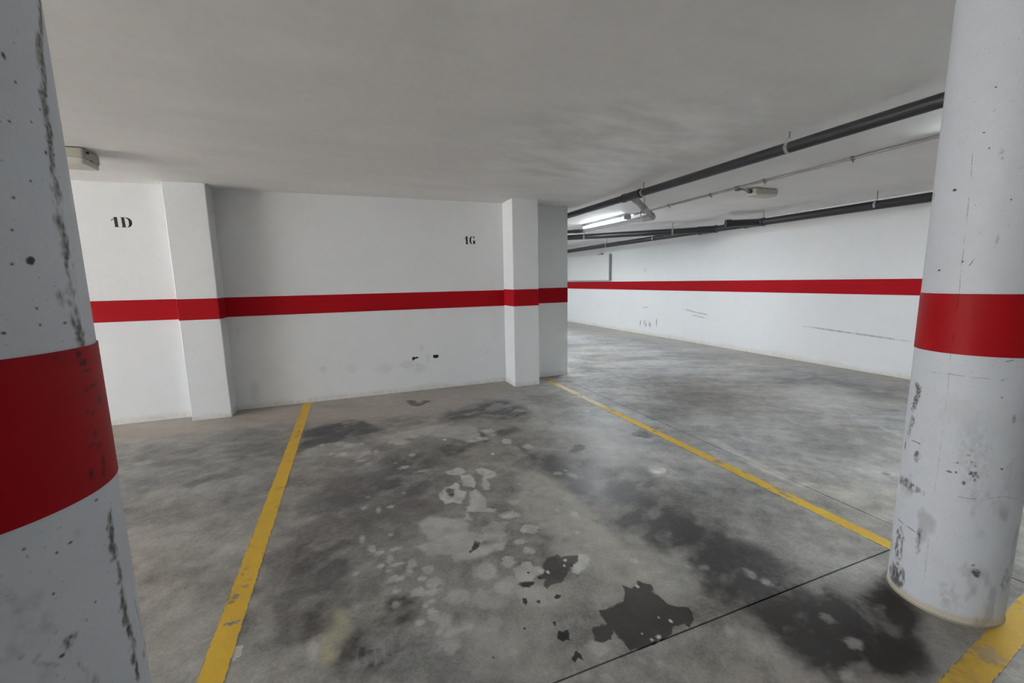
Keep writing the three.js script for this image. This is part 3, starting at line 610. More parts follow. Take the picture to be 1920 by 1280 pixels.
// yellow bay lines: thin coats of road paint, worn through to concrete in chips
function paintTexture(w, h, len, wid, pale, chips, wear) {
  const d = new Uint8Array(w * h * 4), o = [0, 0, 0, 0];
  for (let j = 0; j < h; j++) for (let i = 0; i < w; i++) {
    const v = (j + 0.5) / h * len, u = (i + 0.5) / w * wid;
    const n = fbm(v * 9 + 5, u * 9, 4), g = vn(v * 120, u * 120);
    let r = 0.60 * (0.86 + 0.2 * n + 0.1 * g), gg = 0.385 * (0.84 + 0.22 * n + 0.1 * g), b = 0.028;
    const p = pale(v) * (0.6 + 0.8 * fbm(v * 6, u * 20, 3)); const q = Math.min(1, Math.max(0, p));
    r += (0.66 - r) * q; gg += (0.56 - gg) * q; b += (0.36 - b) * q;
    concrete(v + 3, u, o);
    let c = sst(wear, wear - 0.06, fbm(v * 26 + 9, u * 40, 4));
    const e = Math.min(u, wid - u); if (e < 0.006 + 0.006 * (n - 0.4)) c = Math.max(c, sst(0.52, 0.42, vn(v * 60, u * 200)) * sst(0.006, 0.001, e));
    for (const [cv, cu, rv, ru, a] of chips) { const q2 = Math.hypot((v - cv) / rv, (u - cu) / ru) + 0.9 * (vn(v * 110, u * 110) - 0.5); c = Math.max(c, a * sst(1.1, 0.8, q2)); }
    const dk = 0.25 * sst(0.62, 0.78, fbm(v * 14 + 70, u * 10, 3));
    r *= 1 - dk; gg *= 1 - dk;
    const k = (j * w + i) * 4;
    d[k] = enc(r + (o[0] * 0.8 - r) * c); d[k + 1] = enc(gg + (o[1] * 0.8 - gg) * c); d[k + 2] = enc(b + (o[2] * 0.8 - b) * c); d[k + 3] = 255;
  }
  return dataTexture(d, w, h, true, THREE.ClampToEdgeWrapping);
}
function bayLine(len, wid, pale, chips, wear, label) {
  const t = paintTexture(64, 2048, len, wid, pale, chips, wear);
  const g = box(-wid / 2, wid / 2, 0.0002, 0.0022, 0, len, (x, y, z) => [x / wid + 0.5, z / len]);
  return mesh('bay_line', g, new THREE.MeshStandardMaterial({ map: t, roughness: 0.62 }), floor, label);
}
// v runs from the wall (far end) towards the camera
const line1 = bayLine(5.7, 0.095, v => 0, [[3.53, 0.055, 0.012, 0.028, 1], [3.36, 0.03, 0.02, 0.012, 0.8], [3.3, 0.06, 0.012, 0.012, 0.7], [3.39, 0.02, 0.012, 0.012, 0.8], [1.05, 0.06, 0.04, 0.012, 0.7], [1.2, 0.05, 0.03, 0.02, 0.6], [0.9, 0.05, 0.03, 0.02, 0.5], [3.2, 0.025, 0.008, 0.01, 0.7], [3.16, 0.03, 0.006, 0.012, 0.6]], 0.16, 'yellow bay line running to the wall left of bay 1G');
line1.position.set(-0.563, 0, ZA + 0.02);
const line2 = bayLine(4.3, 0.085, v => 1.3 * sst(0.25, 0.5, v) * sst(1.6, 1.2, v), [[0.9, 0.03, 0.02, 0.03, 1], [0.95, 0.06, 0.03, 0.015, 0.9], [0.06, 0.04, 0.08, 0.06, 0.9], [0.2, 0.06, 0.07, 0.03, 0.6], [1.6, 0.06, 0.05, 0.02, 0.6], [3.02, 0.04, 0.04, 0.03, 0.8], [3.56, 0.04, 0.045, 0.02, 0.8], [3.5, 0.07, 0.05, 0.02, 0.6], [2.3, 0.05, 0.04, 0.02, 0.5]], 0.24, 'worn yellow bay line running to the right pilaster');
line2.position.set(2.536, 0, -5.3);
const line3 = bayLine(1.9, 0.09, v => 0, [[0.9, 0.04, 0.05, 0.04, 0.5]], 0.18, 'short yellow line passing under the right-hand column');
line3.position.set(3.0, 0, -0.748); line3.rotation.y = -Math.PI / 2 + 0.108;
// white-painted thin disc beside the left line is part of the floor print; nothing else stands on the floor

// ---------------------------------------------------------------- painted walls
const WX0 = -2.6, WX1 = 3.0;
function wallTexture(w, h, x0, x1, base, smudges, foot) {
  const d = new Uint8Array(w * h * 4);
  for (let j = 0; j < h; j++) for (let i = 0; i < w; i++) {
    const x = x0 + (i + 0.5) / w * (x1 - x0), y = (j + 0.5) / h * H;
    const n = fbm(x * 1.3 + 4, y * 1.3 + 9, 4) - 0.5, m = fbm(x * 9, y * 9, 3) - 0.5, g = vn(x * 130, y * 130) - 0.5;
    const t = 1 + 0.05 * n + 0.035 * m + 0.02 * g;
    let r = base[0] * t, gg = base[1] * t, b = base[2] * t * (1 - 0.03 * n);
    // splash and damp line creeping up from the floor, ragged outline
    const edge = foot * (0.45 + 1.2 * fbm(x * 3.1 + 60, 2, 4)) , a = 0.34 * sst(edge * 1.2, edge * 0.2, y) * (0.5 + vn(x * 30, y * 30));
    r += (0.52 - r) * a; gg += (0.46 - gg) * a; b += (0.33 - b) * a;
    const k = (j * w + i) * 4; d[k] = enc(r); d[k + 1] = enc(gg); d[k + 2] = enc(b); d[k + 3] = 255;
  }
  for (const [al, soft, cx, cy, rx, ry, tilt] of smudges) {
    const ct = Math.cos(tilt || 0), st = Math.sin(tilt || 0), R = Math.max(rx, ry) * 1.5 + soft;
    const i0 = Math.max(0, Math.floor((cx - R - x0) / (x1 - x0) * w)), i1 = Math.min(w - 1, Math.ceil((cx + R - x0) / (x1 - x0) * w));
    const j0 = Math.max(0, Math.floor((cy - R) / H * h)), j1 = Math.min(h - 1, Math.ceil((cy + R) / H * h));
    for (let j = j0; j <= j1; j++) for (let i = i0; i <= i1; i++) {
      const x = x0 + (i + 0.5) / w * (x1 - x0) - cx, y = (j + 0.5) / h * H - cy;
      const e = Math.hypot((x * ct + y * st) / rx, (-x * st + y * ct) / ry) + 0.9 * (fbm((x + cx) * 25, (y + cy) * 25, 3) - 0.5);
      const a = al * sst(1 + soft / Math.min(rx, ry), 0.4, e) * (0.4 + 1.1 * vn((x + cx) * 60, (y + cy) * 60)), k = (j * w + i) * 4;
      for (let c = 0; c < 3; c++) d[k + c] += (70 - d[k + c]) * Math.min(1, a);
    }
  }
  return dataTexture(d, w, h, true, THREE.MirroredRepeatWrapping);
}
const plasterBump = greyTexture(512, 512, (i, j) => 0.4 * vn(i / 2, j / 2) + 0.35 * vn(i / 8, j / 8) + 0.25 * vn(i / 32, j / 32));
function plaster(map, repU, repV) {
  if (!repU) return new THREE.MeshStandardMaterial({ map, roughness: 0.72 });
  const b = plasterBump.clone(); b.repeat.set(repU, repV);
  return new THREE.MeshStandardMaterial({ map, roughness: 0.72, bumpMap: b, bumpScale: 0.0012 });
}
const WHITE = [0.825, 0.84, 0.85];
const wallAMap = wallTexture(2048, 1024, WX0, WX1, WHITE, [
  [0.070, 0.02, 0.62, 0.36, 0.10, 0.05], [0.060, 0.02, 0.78, 0.30, 0.08, 0.07], [0.050, 0.03, 0.35, 0.33, 0.10, 0.06], [0.065, 0.01, 0.82, 0.55, 0.02, 0.05], [0.060, 0.01, 0.9, 0.42, 0.02, 0.06],
  [0.060, 0.02, -0.36, 0.38, 0.04, 0.05], [0.050, 0.02, -0.05, 0.36, 0.06, 0.05], [0.070, 0.01, -1.2, 0.9, 0.012, 0.05], [0.060, 0.03, -1.1, 0.2, 0.04, 0.1], [0.050, 0.01, 1.7, 0.44, 0.015, 0.02],
], 0.07);
const wallA = plaster(wallAMap, 5, 2.2);
const uvA = (x, y, z, nx) => [(x + (Math.abs(nx) > 0.5 ? z * 0.7 : 0) - WX0) / (WX1 - WX0), y / H];
const bMarks = [];
for (const [z, y, ry] of [[-8.82, 0.28, 0.09], [-8.66, 0.30, 0.07], [-8.60, 0.25, 0.06], [-8.47, 0.28, 0.09], [-8.42, 0.24, 0.07], [-8.21, 0.33, 0.09]]) bMarks.push([0.42, 0.006, z, y, 0.022, ry]);
bMarks.push([0.35, 0.008, -8.64, 0.684, 0.09, 0.012, 0.1], [0.3, 0.01, -7.1, 0.68, 0.16, 0.012, -0.15], [0.3, 0.01, -6.8, 0.645, 0.12, 0.012, -0.1], [0.2, 0.01, -6.9, 0.58, 0.2, 0.015, -0.1],
  [0.3, 0.01, -4.3, 0.56, 0.25, 0.010, -0.05], [0.3, 0.01, -3.7, 0.53, 0.3, 0.010, -0.05], [0.16, 0.01, -8.7, 1.6, 0.04, 0.03]);
const WBZ0 = -13, WBZ1 = -2;
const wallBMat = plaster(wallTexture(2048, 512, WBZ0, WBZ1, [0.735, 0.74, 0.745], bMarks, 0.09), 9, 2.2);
const plainMat = plaster(wallTexture(512, 256, 40, 44, WHITE, [], 0.07));
const uvP = (x, y, z, nx) => [(Math.abs(nx) > 0.5 ? z : x) / 4, y / H];
const redPaint = (() => {
  const t = (() => { const w = 1024, h = 64, d = new Uint8Array(w * h * 4); for (let j = 0; j < h; j++) for (let i = 0; i < w; i++) { const n = 0.9 + 0.12 * fbm(i / 40, j / 10, 4) + 0.05 * vn(i / 2, j / 2), k = (j * w + i) * 4; d[k] = enc(0.36 * n); d[k + 1] = enc(0.003 * n); d[k + 2] = enc(0.008 * n); d[k + 3] = 255; } return dataTexture(d, w, h, true); })();
  return new THREE.MeshPhysicalMaterial({ map: t, roughness: 0.7, specularIntensity: 0.3 });
})();
const S0 = 1.066, S1 = 1.281, PT = 0.0016;
const stripeUV = (x, y, z) => [(x + z) / 4, (y - S0) / (S1 - S0)];

const wallFront = group('wall_front', { kind: 'structure', label: 'white plastered wall with red stripe behind bays 1D and 1G', category: 'wall' });
mesh('wall_body', box(XL, XE, 0, H, ZA - 0.3, ZA, uvA), wallA, wallFront);
mesh('wall_section', box(XL, -1.65, 0, H, ZA, ZD, uvA), wallA, wallFront, 'thicker wall section behind bay 1D');
const pil1 = mesh('pilaster', prism([[-1.65, ZA], [-1.65, -5.205], [-1.29, -5.205], [-1.29, ZA]], 0, H, 0.006, uvA), wallA, wallFront, 'square white pilaster between bays 1D and 1G');
const pil2 = mesh('pilaster', prism([[1.975, ZA], [1.975, -5.09], [2.335, -5.09], [2.335, ZA]], 0, H, 0.006, uvA), wallA, wallFront, 'square white pilaster near the wall end right of 1G');
mesh('red_stripe', box(XL, -1.65, S0, S1, ZD, ZD + PT, stripeUV), redPaint, wallFront);
mesh('red_stripe', box(-1.29, 1.975, S0, S1, ZA, ZA + PT, stripeUV), redPaint, wallFront);
mesh('red_stripe', box(2.335, XE + PT, S0 + 0.012, S1 + 0.012, ZA, ZA + PT, stripeUV), redPaint, wallFront);
mesh('red_stripe', prism([[-1.65 - PT, ZD], [-1.65 - PT, -5.205 + PT], [-1.29 + PT, -5.205 + PT], [-1.29 + PT, ZA]], S0 - 0.002, S1, 0.006, stripeUV), redPaint, pil1);
mesh('red_stripe', prism([[1.975 - PT, ZA], [1.975 - PT, -5.09 + PT], [2.335 + PT, -5.09 + PT], [2.335 + PT, ZA]], S0 + 0.008, S1 + 0.01, 0.006, stripeUV), redPaint, pil2);

// stencilled bay numbers (flat black paint) and two small flat black marks
const ink = mat(0.006, 0.006, 0.007, 0.7);
function paint(name, shapes, x, y, z, sx, sy, label) {
  const g = new THREE.ExtrudeGeometry(shapes, { depth: 0.0008, bevelEnabled: false, curveSegments: 16 });
  g.scale(sx, sy, 1); g.translate(x, y, z);
  return mesh(name, g, ink, wallFront, label);
}
const poly = (...c) => { const s = new THREE.Shape(); s.moveTo(c[0], c[1]); for (let i = 2; i < c.length; i += 2) s.lineTo(c[i], c[i + 1]); s.closePath(); return s; };
const one = () => [poly(0.34, 1, 0.78, 1, 0.80, 0.06, 0.94, 0.03, 0.94, 0, 0.24, 0, 0.24, 0.03, 0.38, 0.06), poly(0.28, 0.86, 0.28, 0.76, 0.0, 0.60, -0.04, 0.66)];
const dee = () => {
  const b = new THREE.Shape(); b.moveTo(0.46, 1); b.bezierCurveTo(0.80, 0.96, 1.0, 0.76, 1.0, 0.5); b.bezierCurveTo(1.0, 0.24, 0.82, 0.04, 0.50, 0);
  b.lineTo(0.52, 0.05); b.bezierCurveTo(0.66, 0.12, 0.70, 0.25, 0.70, 0.5); b.bezierCurveTo(0.70, 0.75, 0.64, 0.88, 0.45, 0.93); b.closePath();
  return [poly(-0.04, 1, 0.32, 1, 0.36, 0, -0.02, 0, -0.02, 0.04, 0.06, 0.07, 0.04, 0.93, -0.04, 0.96), b];
};
const gee = () => {
  const b = new THREE.Shape(); b.moveTo(0.42, 1); b.bezierCurveTo(0.10, 0.92, 0, 0.72, 0, 0.5); b.bezierCurveTo(0, 0.26, 0.12, 0.06, 0.44, 0);
  b.lineTo(0.44, 0.08); b.bezierCurveTo(0.34, 0.16, 0.30, 0.3, 0.30, 0.5); b.bezierCurveTo(0.30, 0.7, 0.34, 0.84, 0.44, 0.92); b.closePath();
  return [b, poly(0.56, 1, 0.74, 0.94, 0.88, 1, 0.88, 0.66, 0.80, 0.66, 0.72, 0.84, 0.56, 0.93), poly(0.56, 0.45, 1.04, 0.45, 1.04, 0.41, 0.98, 0.38, 0.98, 0.06, 0.62, 0, 0.66, 0.1, 0.66, 0.38, 0.56, 0.41)];
};
paint('bay_number', one(), -2.146, 2.003, ZD, 0.062, 0.096, 'black stencilled figure 1 of bay 1D');
paint('bay_letter', dee(), -2.069, 2.001, ZD, 0.086, 0.097, 'black stencilled letter D');
paint('bay_number', one(), 1.441, 1.888, ZA, 0.056, 0.102, 'black stencilled figure 1 of bay 1G');
paint('bay_letter', gee(), 1.509, 1.889, ZA, 0.078, 0.104, 'black stencilled letter G');
paint('black_patch', [poly(0.693, 0.405, 0.694, 0.44, 0.703, 0.452, 0.722, 0.453, 0.735, 0.443, 0.745, 0.45, 0.762, 0.452, 0.772, 0.442, 0.766, 0.428, 0.748, 0.430, 0.735, 0.426, 0.715, 0.412)], 0, 0, ZA, 1, 1, 'small black mark low on the wall, left of two');
paint('black_patch', [poly(0.962, 0.445, 0.972, 0.458, 1.026, 0.458, 1.037, 0.447, 1.034, 0.424, 1.02, 0.414, 0.98, 0.414, 0.966, 0.426)], 0, 0, ZA, 1, 1, 'small black mark low on the wall, right of two');

const wallRight = group('wall_right', { kind: 'structure', label: 'long white aisle wall with red stripe on the right', category: 'wall' });
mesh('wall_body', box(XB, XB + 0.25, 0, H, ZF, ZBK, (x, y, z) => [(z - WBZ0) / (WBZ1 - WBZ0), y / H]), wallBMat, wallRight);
mesh('red_stripe', box(XB - PT, XB, 1.115, 1.332, ZF, ZBK, (x, y, z) => [z / 4, y]), redPaint, wallRight);

const wallAisle = group('wall_aisle', { kind: 'structure', label: 'white return wall along the far aisle behind bay 1G', category: 'wall' });
mesh('wall_body', box(XE - 0.3, XE, 0, H, ZF, ZA - 0.3, uvP), plainMat, wallAisle);
mesh('red_stripe', box(XE, XE + PT, S0 + 0.012, S1 + 0.012, ZF, ZA, stripeUV), redPaint, wallAisle);
const wallFar = mesh('wall_far', box(XE - 0.3, XB + 0.25, 0, H, ZF - 0.25, ZF, uvP), plainMat);
wallFar.userData = { kind: 'structure', label: 'plain white wall closing the far end of the aisle', category: 'wall' };
const wallBack = mesh('wall_back', box(XL - 0.25, XB + 0.25, 0, H, ZBK, ZBK + 0.25, uvP), plainMat);
wallBack.userData = { kind: 'structure', label: 'plain white wall behind the viewer', category: 'wall' };
// left wall with the vehicle entrance
const DZ0 = -3.6, DZ1 = 0.4, DH = 2.2;
const wallLeft = group('wall_left', { kind: 'structure', label: 'white wall with the open vehicle entrance on the left', category: 'wall' });
mesh('wall_body', box(XL - 0.25, XL, 0, H, ZA - 0.3, DZ0, uvP), plainMat, wallLeft);
mesh('wall_body', box(XL - 0.25, XL, 0, H, DZ1, ZBK, uvP), plainMat, wallLeft);
mesh('lintel', box(XL - 0.25, XL, DH, H, DZ0, DZ1, uvP), plainMat, wallLeft);
const ground = mesh('driveway', box(-30, XL, -0.2, -0.002, -16, 12), mat(0.42, 0.39, 0.35, 0.9));
ground.userData = { kind: 'structure', label: 'pale sunlit driveway outside the vehicle entrance', category: 'driveway' };

// ---------------------------------------------------------------- ceiling: skim coat with trowel marks
const ceilBump = greyTexture(1024, 1024, (i, j) => {
  const x = i / 1024 * 16, y = j / 1024 * 16;
  const a = fbm(x, y * 0.6, 4), b = fbm(x * 0.5 + y * 0.35 + 30, y * 1.6, 3);
  return 0.62 * a + 0.38 * b;
}, THREE.MirroredRepeatWrapping);
ceilBump.repeat.set(4, 4.6);
// one worn area of skim coat near the aisle is trowelled smoother than the rest
const ceilRough = greyTexture(1024, 1024, (i, j) => {
  const x = XL + i / 1024 * 18, z = ZF + j / 1024 * 22;
  const e = Math.hypot((x - 2.0) / 1.0, (z + 3.1) / 1.4) + 0.9 * (fbm(x * 2.2, z * 2.2, 3) - 0.5);
  return 0.62 - 0.26 * sst(1.15, 0.55, e) * (0.4 + 0.9 * fbm(x * 5, z * 2.5, 3)) + 0.12 * (fbm(x * 3 + 9, z * 3, 3) - 0.5);
}, THREE.MirroredRepeatWrapping);
const ceilMap = (() => {
  const w = 1024, d = new Uint8Array(w * w * 4);
  for (let j = 0; j < w; j++) for (let i = 0; i < w; i++) {
    const x = i / w * 18, y = j / w * 22;
    const n = fbm(x * 0.9, y * 0.9, 4) - 0.5, s = fbm(x * 1.2 + y * 0.5, y * 4, 3) - 0.5, g = vn(i / 1.5, j / 1.5) - 0.5;
    const wx = XL + x, wz = ZF + y, sheenArea = sst(1.2, 0.5, Math.hypot((wx - 2.0) / 1.0, (wz + 3.1) / 1.4) + 0.8 * (n + 0.1));
    const sheenStreaks = fbm(wx * 3.4 - wz * 1.5, wz * 9 + wx * 2, 4) - 0.5; // swirls of lamp sheen painted into the ceiling colour
    const t = 0.86 * (1 + 0.12 * n + 0.12 * s + 0.04 * g + 0.42 * sheenArea * sheenStreaks), k = (j * w + i) * 4;
    d[k] = enc(t * 1.0); d[k + 1] = enc(t * 0.985); d[k + 2] = enc(t * 0.97); d[k + 3] = 255;
  }
  return dataTexture(d, w, w, true, THREE.MirroredRepeatWrapping);
})();
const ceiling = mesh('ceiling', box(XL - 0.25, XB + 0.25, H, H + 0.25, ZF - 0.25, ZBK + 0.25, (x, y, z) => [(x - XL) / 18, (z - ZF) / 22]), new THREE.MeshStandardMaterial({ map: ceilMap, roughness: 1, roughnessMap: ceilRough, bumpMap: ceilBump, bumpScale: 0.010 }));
ceiling.userData = { kind: 'structure', label: 'low grey-white plastered ceiling with trowel marks', category: 'ceiling' };

// ---------------------------------------------------------------- round columns
function columnGeometry(cx, cz, r, y0, y1, rows, bulge) {
  const t0 = Math.atan2(-cz, -cx), n = 96, pos = [], nor = [], uv = [], idx = [];
  for (let j = 0; j <= rows; j++) for (let i = 0; i <= n; i++) {
    const u = i / n, a = t0 + (u - 0.5) * 2 * Math.PI, v = j / rows, y = y0 + (y1 - y0) * v;
    const rr = r + (bulge ? bulge(u, y, r) : 0);
    pos.push(cx + Math.cos(a) * rr, y, cz + Math.sin(a) * rr); nor.push(Math.cos(a), 0, Math.sin(a)); uv.push(u, v);
  }
  for (let j = 0; j < rows; j++) for (let i = 0; i < n; i++) { const a = j * (n + 1) + i, b = a + 1, c = a + n + 1, d = c + 1; idx.push(a, c, b, b, c, d); }
  const g = new THREE.BufferGeometry();
  g.setAttribute('position', new THREE.Float32BufferAttribute(pos, 3)); g.setAttribute('normal', new THREE.Float32BufferAttribute(nor, 3)); g.setAttribute('uv', new THREE.Float32BufferAttribute(uv, 2)); g.setIndex(idx);
  return g;
}
const SCUFF = { b: [0.012, 0.012, 0.013], s: [0.085, 0.08, 0.077], m: [0.028, 0.0015, 0.002] };
function columnTexture(w, h, r, y0, y1, base, tint, marks, kinds, foot) {
  const F = new Float32Array(w * h * 3), C = 2 * Math.PI * r;
  for (let j = 0; j < h; j++) for (let i = 0; i < w; i++) {
    const s = (i + 0.5) / w * C - C / 2, y = y0 + (j + 0.5) / h * (y1 - y0);
    const n = fbm(s * 3 + 7, y * 3, 4) - 0.5, m = fbm(s * 22, y * 22, 3) - 0.5, k = (j * w + i) * 3;
    const t = 1 + 0.07 * n + 0.05 * m + 0.02 * (vn(s * 200, y * 200) - 0.5);
    for (let c = 0; c < 3; c++) F[k + c] = base[c] * t;
    if (foot) { const sp = vn(s * 170 + 40, y * 170 + 11) * 0.7 + 0.3 * vn(s * 420, y * 420); const q0 = 0.55 * sst(0.86, 0.93, sp); for (let c = 0; c < 3; c++) F[k + c] += (0.16 - F[k + c]) * q0; }
    if (foot) { // mastic line and dirt where the shaft meets the slab
      const a = sst(0.045, 0.025, y + 0.02 * (fbm(s * 15, 3, 3) - 0.5)) * 0.75;
      F[k] += (0.62 - F[k]) * a; F[k + 1] += (0.56 - F[k + 1]) * a; F[k + 2] += (0.42 - F[k + 2]) * a;
      const q = 0.3 * sst(0.60, 0.78, fbm(s * 14 + 3, y * 6, 4)) * sst(1.1, 0.5, y);
      for (let c = 0; c < 3; c++) F[k + c] += (SCUFF.s[c] - F[k + c]) * q;
    }
  }
  const px = (s, y, a, col) => { };
  for (const M of marks) {
    if (!kinds.includes(M[0])) continue;
    const col = SCUFF[M[0]], al = M[1];
    let a0, a1, b0, b1, cover;
    if (M[2] < 0) { // smear along a polyline
      const wd = -M[2] / 2, P = M; a0 = b0 = 1e9; a1 = b1 = -1e9;
      for (let i = 3; i < P.length; i += 2) { a0 = Math.min(a0, P[i]); a1 = Math.max(a1, P[i]); b0 = Math.min(b0, P[i + 1]); b1 = Math.max(b1, P[i + 1]); }
      a0 -= wd * 2; a1 += wd * 2; b0 -= wd * 2; b1 += wd * 2;
      cover = (s, y) => {
        let d = 1e9;
        const sx = s + wd * 1.6 * (fbm(s * 0.6 / wd, y * 0.6 / wd, 2) - 0.5);
        for (let i = 3; i + 3 < P.length; i += 2) {
          const ex = P[i + 2] - P[i], ey = P[i + 3] - P[i + 1], wx = sx - P[i], wy = y - P[i + 1];
          const t = Math.max(0, Math.min(1, (wx * ex + wy * ey) / (ex * ex + ey * ey + 1e-12))); d = Math.min(d, Math.hypot(wx - ex * t, wy - ey * t));
        }
        const nn = fbm(s * 60, y * 26, 4);
        return sst(wd * 1.25, wd * 0.3, d) * sst(0.34, 0.58, nn) * (0.45 + 0.9 * vn(s * 300, y * 180));
      };
    } else {
      const [, , soft, cs, cy, rs, ry] = M; a0 = cs - rs * 1.6 - soft; a1 = cs + rs * 1.6 + soft; b0 = cy - ry * 1.6 - soft; b1 = cy + ry * 1.6 + soft;
      const R = Math.min(rs, ry);
      cover = (s, y) => { const e = Math.hypot((s - cs) / rs, (y - cy) / ry) + 0.8 * (fbm(s * 0.9 / R, y * 0.9 / R, 2) - 0.5); return sst(soft, -soft, (e - 1) * R) * (M[0] === 's' ? sst(0.25, 0.68, fbm(s * 110, y * 60, 4)) * 1.25 : 1); };
    }
    const i0 = Math.max(0, Math.floor((a0 + C / 2) / C * w)), i1 = Math.min(w - 1, Math.ceil((a1 + C / 2) / C * w)), j0 = Math.max(0, Math.floor((b0 - y0) / (y1 - y0) * h)), j1 = Math.min(h - 1, Math.ceil((b1 - y0) / (y1 - y0) * h));
    for (let j = j0; j <= j1; j++) for (let i = i0; i <= i1; i++) {
      const a = Math.min(1, al * cover((i + 0.5) / w * C - C / 2, y0 + (j + 0.5) / h * (y1 - y0))), k = (j * w + i) * 3;
      if (a > 0) for (let c = 0; c < 3; c++) F[k + c] += (col[c] - F[k + c]) * a;
    }
  }
  const d = new Uint8Array(w * h * 4);
  for (let i = 0; i < w * h; i++) { d[4 * i] = enc(F[3 * i]); d[4 * i + 1] = enc(F[3 * i + 1]); d[4 * i + 2] = enc(F[3 * i + 2]); d[4 * i + 3] = 255; }
  return dataTexture(d, w, h, true);
}
const columnBump = greyTexture(512, 512, (i, j) => 0.5 * vn(i / 3, j / 3) + 0.5 * vn(i / 16, j / 16));
function column(cx, cz, r, s0, s1, marks, seam, label) {
  const g = group('round_column', { label, category: 'column', group: 'round concrete columns' });
  g.position.set(cx, 0, cz);
  const at = geo => { geo.translate(-cx, 0, -cz); return geo; };
  const ridge = (u, y, rr) => { const s = (u - 0.5) * 2 * Math.PI * rr - seam(y); return 0.0022 * Math.exp(-s * s / 0.00004); };
  const map = columnTexture(1024, 2048, r, 0, H, [0.705, 0.742, 0.795], 0, marks, 'bs', true);
  const bm = columnBump.clone(); bm.repeat.set(2, 5);
  mesh('shaft', at(columnGeometry(cx, cz, r, 0, H, 60, ridge)), new THREE.MeshStandardMaterial({ map, roughness: 0.48, bumpMap: bm, bumpScale: 0.0006 }), g);
  const red = columnTexture(1024, 256, r, s0, s1, [0.34, 0.003, 0.007], 0, marks.filter(m => (m[2] < 0 ? m[4] : m[4]) > s0 - 0.02), 'm', false);
  mesh('red_band', at(columnGeometry(cx, cz, r + 0.0018, s0, s1, 12, ridge)), new THREE.MeshPhysicalMaterial({ map: red, roughness: 0.5, specularIntensity: 0.3 }), g);
  const collar = new THREE.LatheGeometry([[r + 0.0005, 0], [r + 0.004, 0], [r + 0.003, 0.003], [r + 0.0005, 0.008]].map(p => new THREE.Vector2(p[0], p[1])), 64);
  mesh('base_bead', collar, mat(0.42, 0.37, 0.28, 0.8), g);
  return g;
}
column(-0.545, -0.803, 0.17, 1.10, 1.316, MARKS_COLUMN_NEAR, y => 0.106, 'dented white round column with red band, nearest on the left, beside the camera');
const col2 = column(2.338, -0.885, 0.18, 1.09, 1.32, MARKS_COLUMN_FAR, y => -1, 'scuffed white round column with red band on the right, standing on its base in full view');
col2.name = 'round_column_001';

// ---------------------------------------------------------------- ceiling lamps
const housingMat = mat(0.42, 0.43, 0.44, 0.5), capMat = mat(0.30, 0.31, 0.33, 0.4);
const glow = new THREE.MeshStandardMaterial({ color: lin(0.9, 0.9, 0.9), roughness: 0.4, emissive: lin(0.86, 0.95, 1.0), emissiveIntensity: 26 });
let lampCount = 0;
function tubeLamp(x, z, label, power = 1) {
  const g = group(lampCount ? 'tube_lamp_' + String(lampCount).padStart(3, '0') : 'tube_lamp', { label, category: 'lamp', group: 'fluorescent tube lamps on the ceiling' });
  lampCount++;
  g.position.set(x, H, z);
  const L = 1.32, w = 0.12;
  const s = new THREE.Shape(); s.moveTo(-w / 2, -0.045); s.lineTo(-w / 2 + 0.012, 0); s.lineTo(w / 2 - 0.012, 0); s.lineTo(w / 2, -0.045); s.closePath();
  const hg = new THREE.ExtrudeGeometry(s, { depth: L, bevelEnabled: false }); hg.translate(0, 0, -L / 2);
  mesh('housing', hg, housingMat, g);
  const d = new THREE.Shape(); d.moveTo(-w / 2 + 0.004, -0.0455); d.lineTo(w / 2 - 0.004, -0.0455); d.bezierCurveTo(w / 2 - 0.002, -0.085, w / 2 - 0.03, -0.1, 0, -0.1); d.bezierCurveTo(-w / 2 + 0.03, -0.1, -w / 2 + 0.002, -0.085, -w / 2 + 0.004, -0.0455);
  const dg = new THREE.ExtrudeGeometry(d, { depth: L - 0.06, bevelEnabled: false, curveSegments: 10 }); dg.translate(0, 0, -L / 2 + 0.03);
  mesh('diffuser', dg, glow, g);
  for (const e of [-1, 1]) mesh('end_cap', box(-w / 2, w / 2, -0.092, -0.02, e * (L / 2 - 0.0295) - 0.0005 + (e > 0 ? 0 : -0.03), e * (L / 2 - 0.0295) + (e > 0 ? 0.03 : 0)), capMat, g);
  for (const e of [-1, 1]) for (const sgn of [-1, 1]) mesh('clip', box(sgn * w / 2 - 0.004, sgn * w / 2 + 0.004, -0.06, -0.03, e * 0.55 - 0.015, e * 0.55 + 0.015), capMat, g);
  const light = new THREE.RectAreaLight(lin(0.90, 0.97, 1.0), LAMP * power, w, L - 0.06);
  light.position.set(0, -0.104, 0); light.rotation.x = -Math.PI / 2; light.castShadow = true; light.name = 'tube_light';
  g.add(light);
  return g;
}
tubeLamp(4.22, -6.43, 'glowing white tube lamp on the aisle ceiling beyond the wall end');
tubeLamp(4.22, -1.22, 'tube lamp on the aisle ceiling behind the right-hand column', 0.8);
tubeLamp(4.22, -9.4, 'added tube lamp on the aisle ceiling, unseen behind the wall end, brightening the far wall');  // added out of view to brighten the far stretch of aisle wall
tubeLamp(4.22, -12.3, 'added unseen tube lamp at the far end of the aisle ceiling, brightening the far wall');  // second added lamp, also unseen, lifting the far aisle brightness

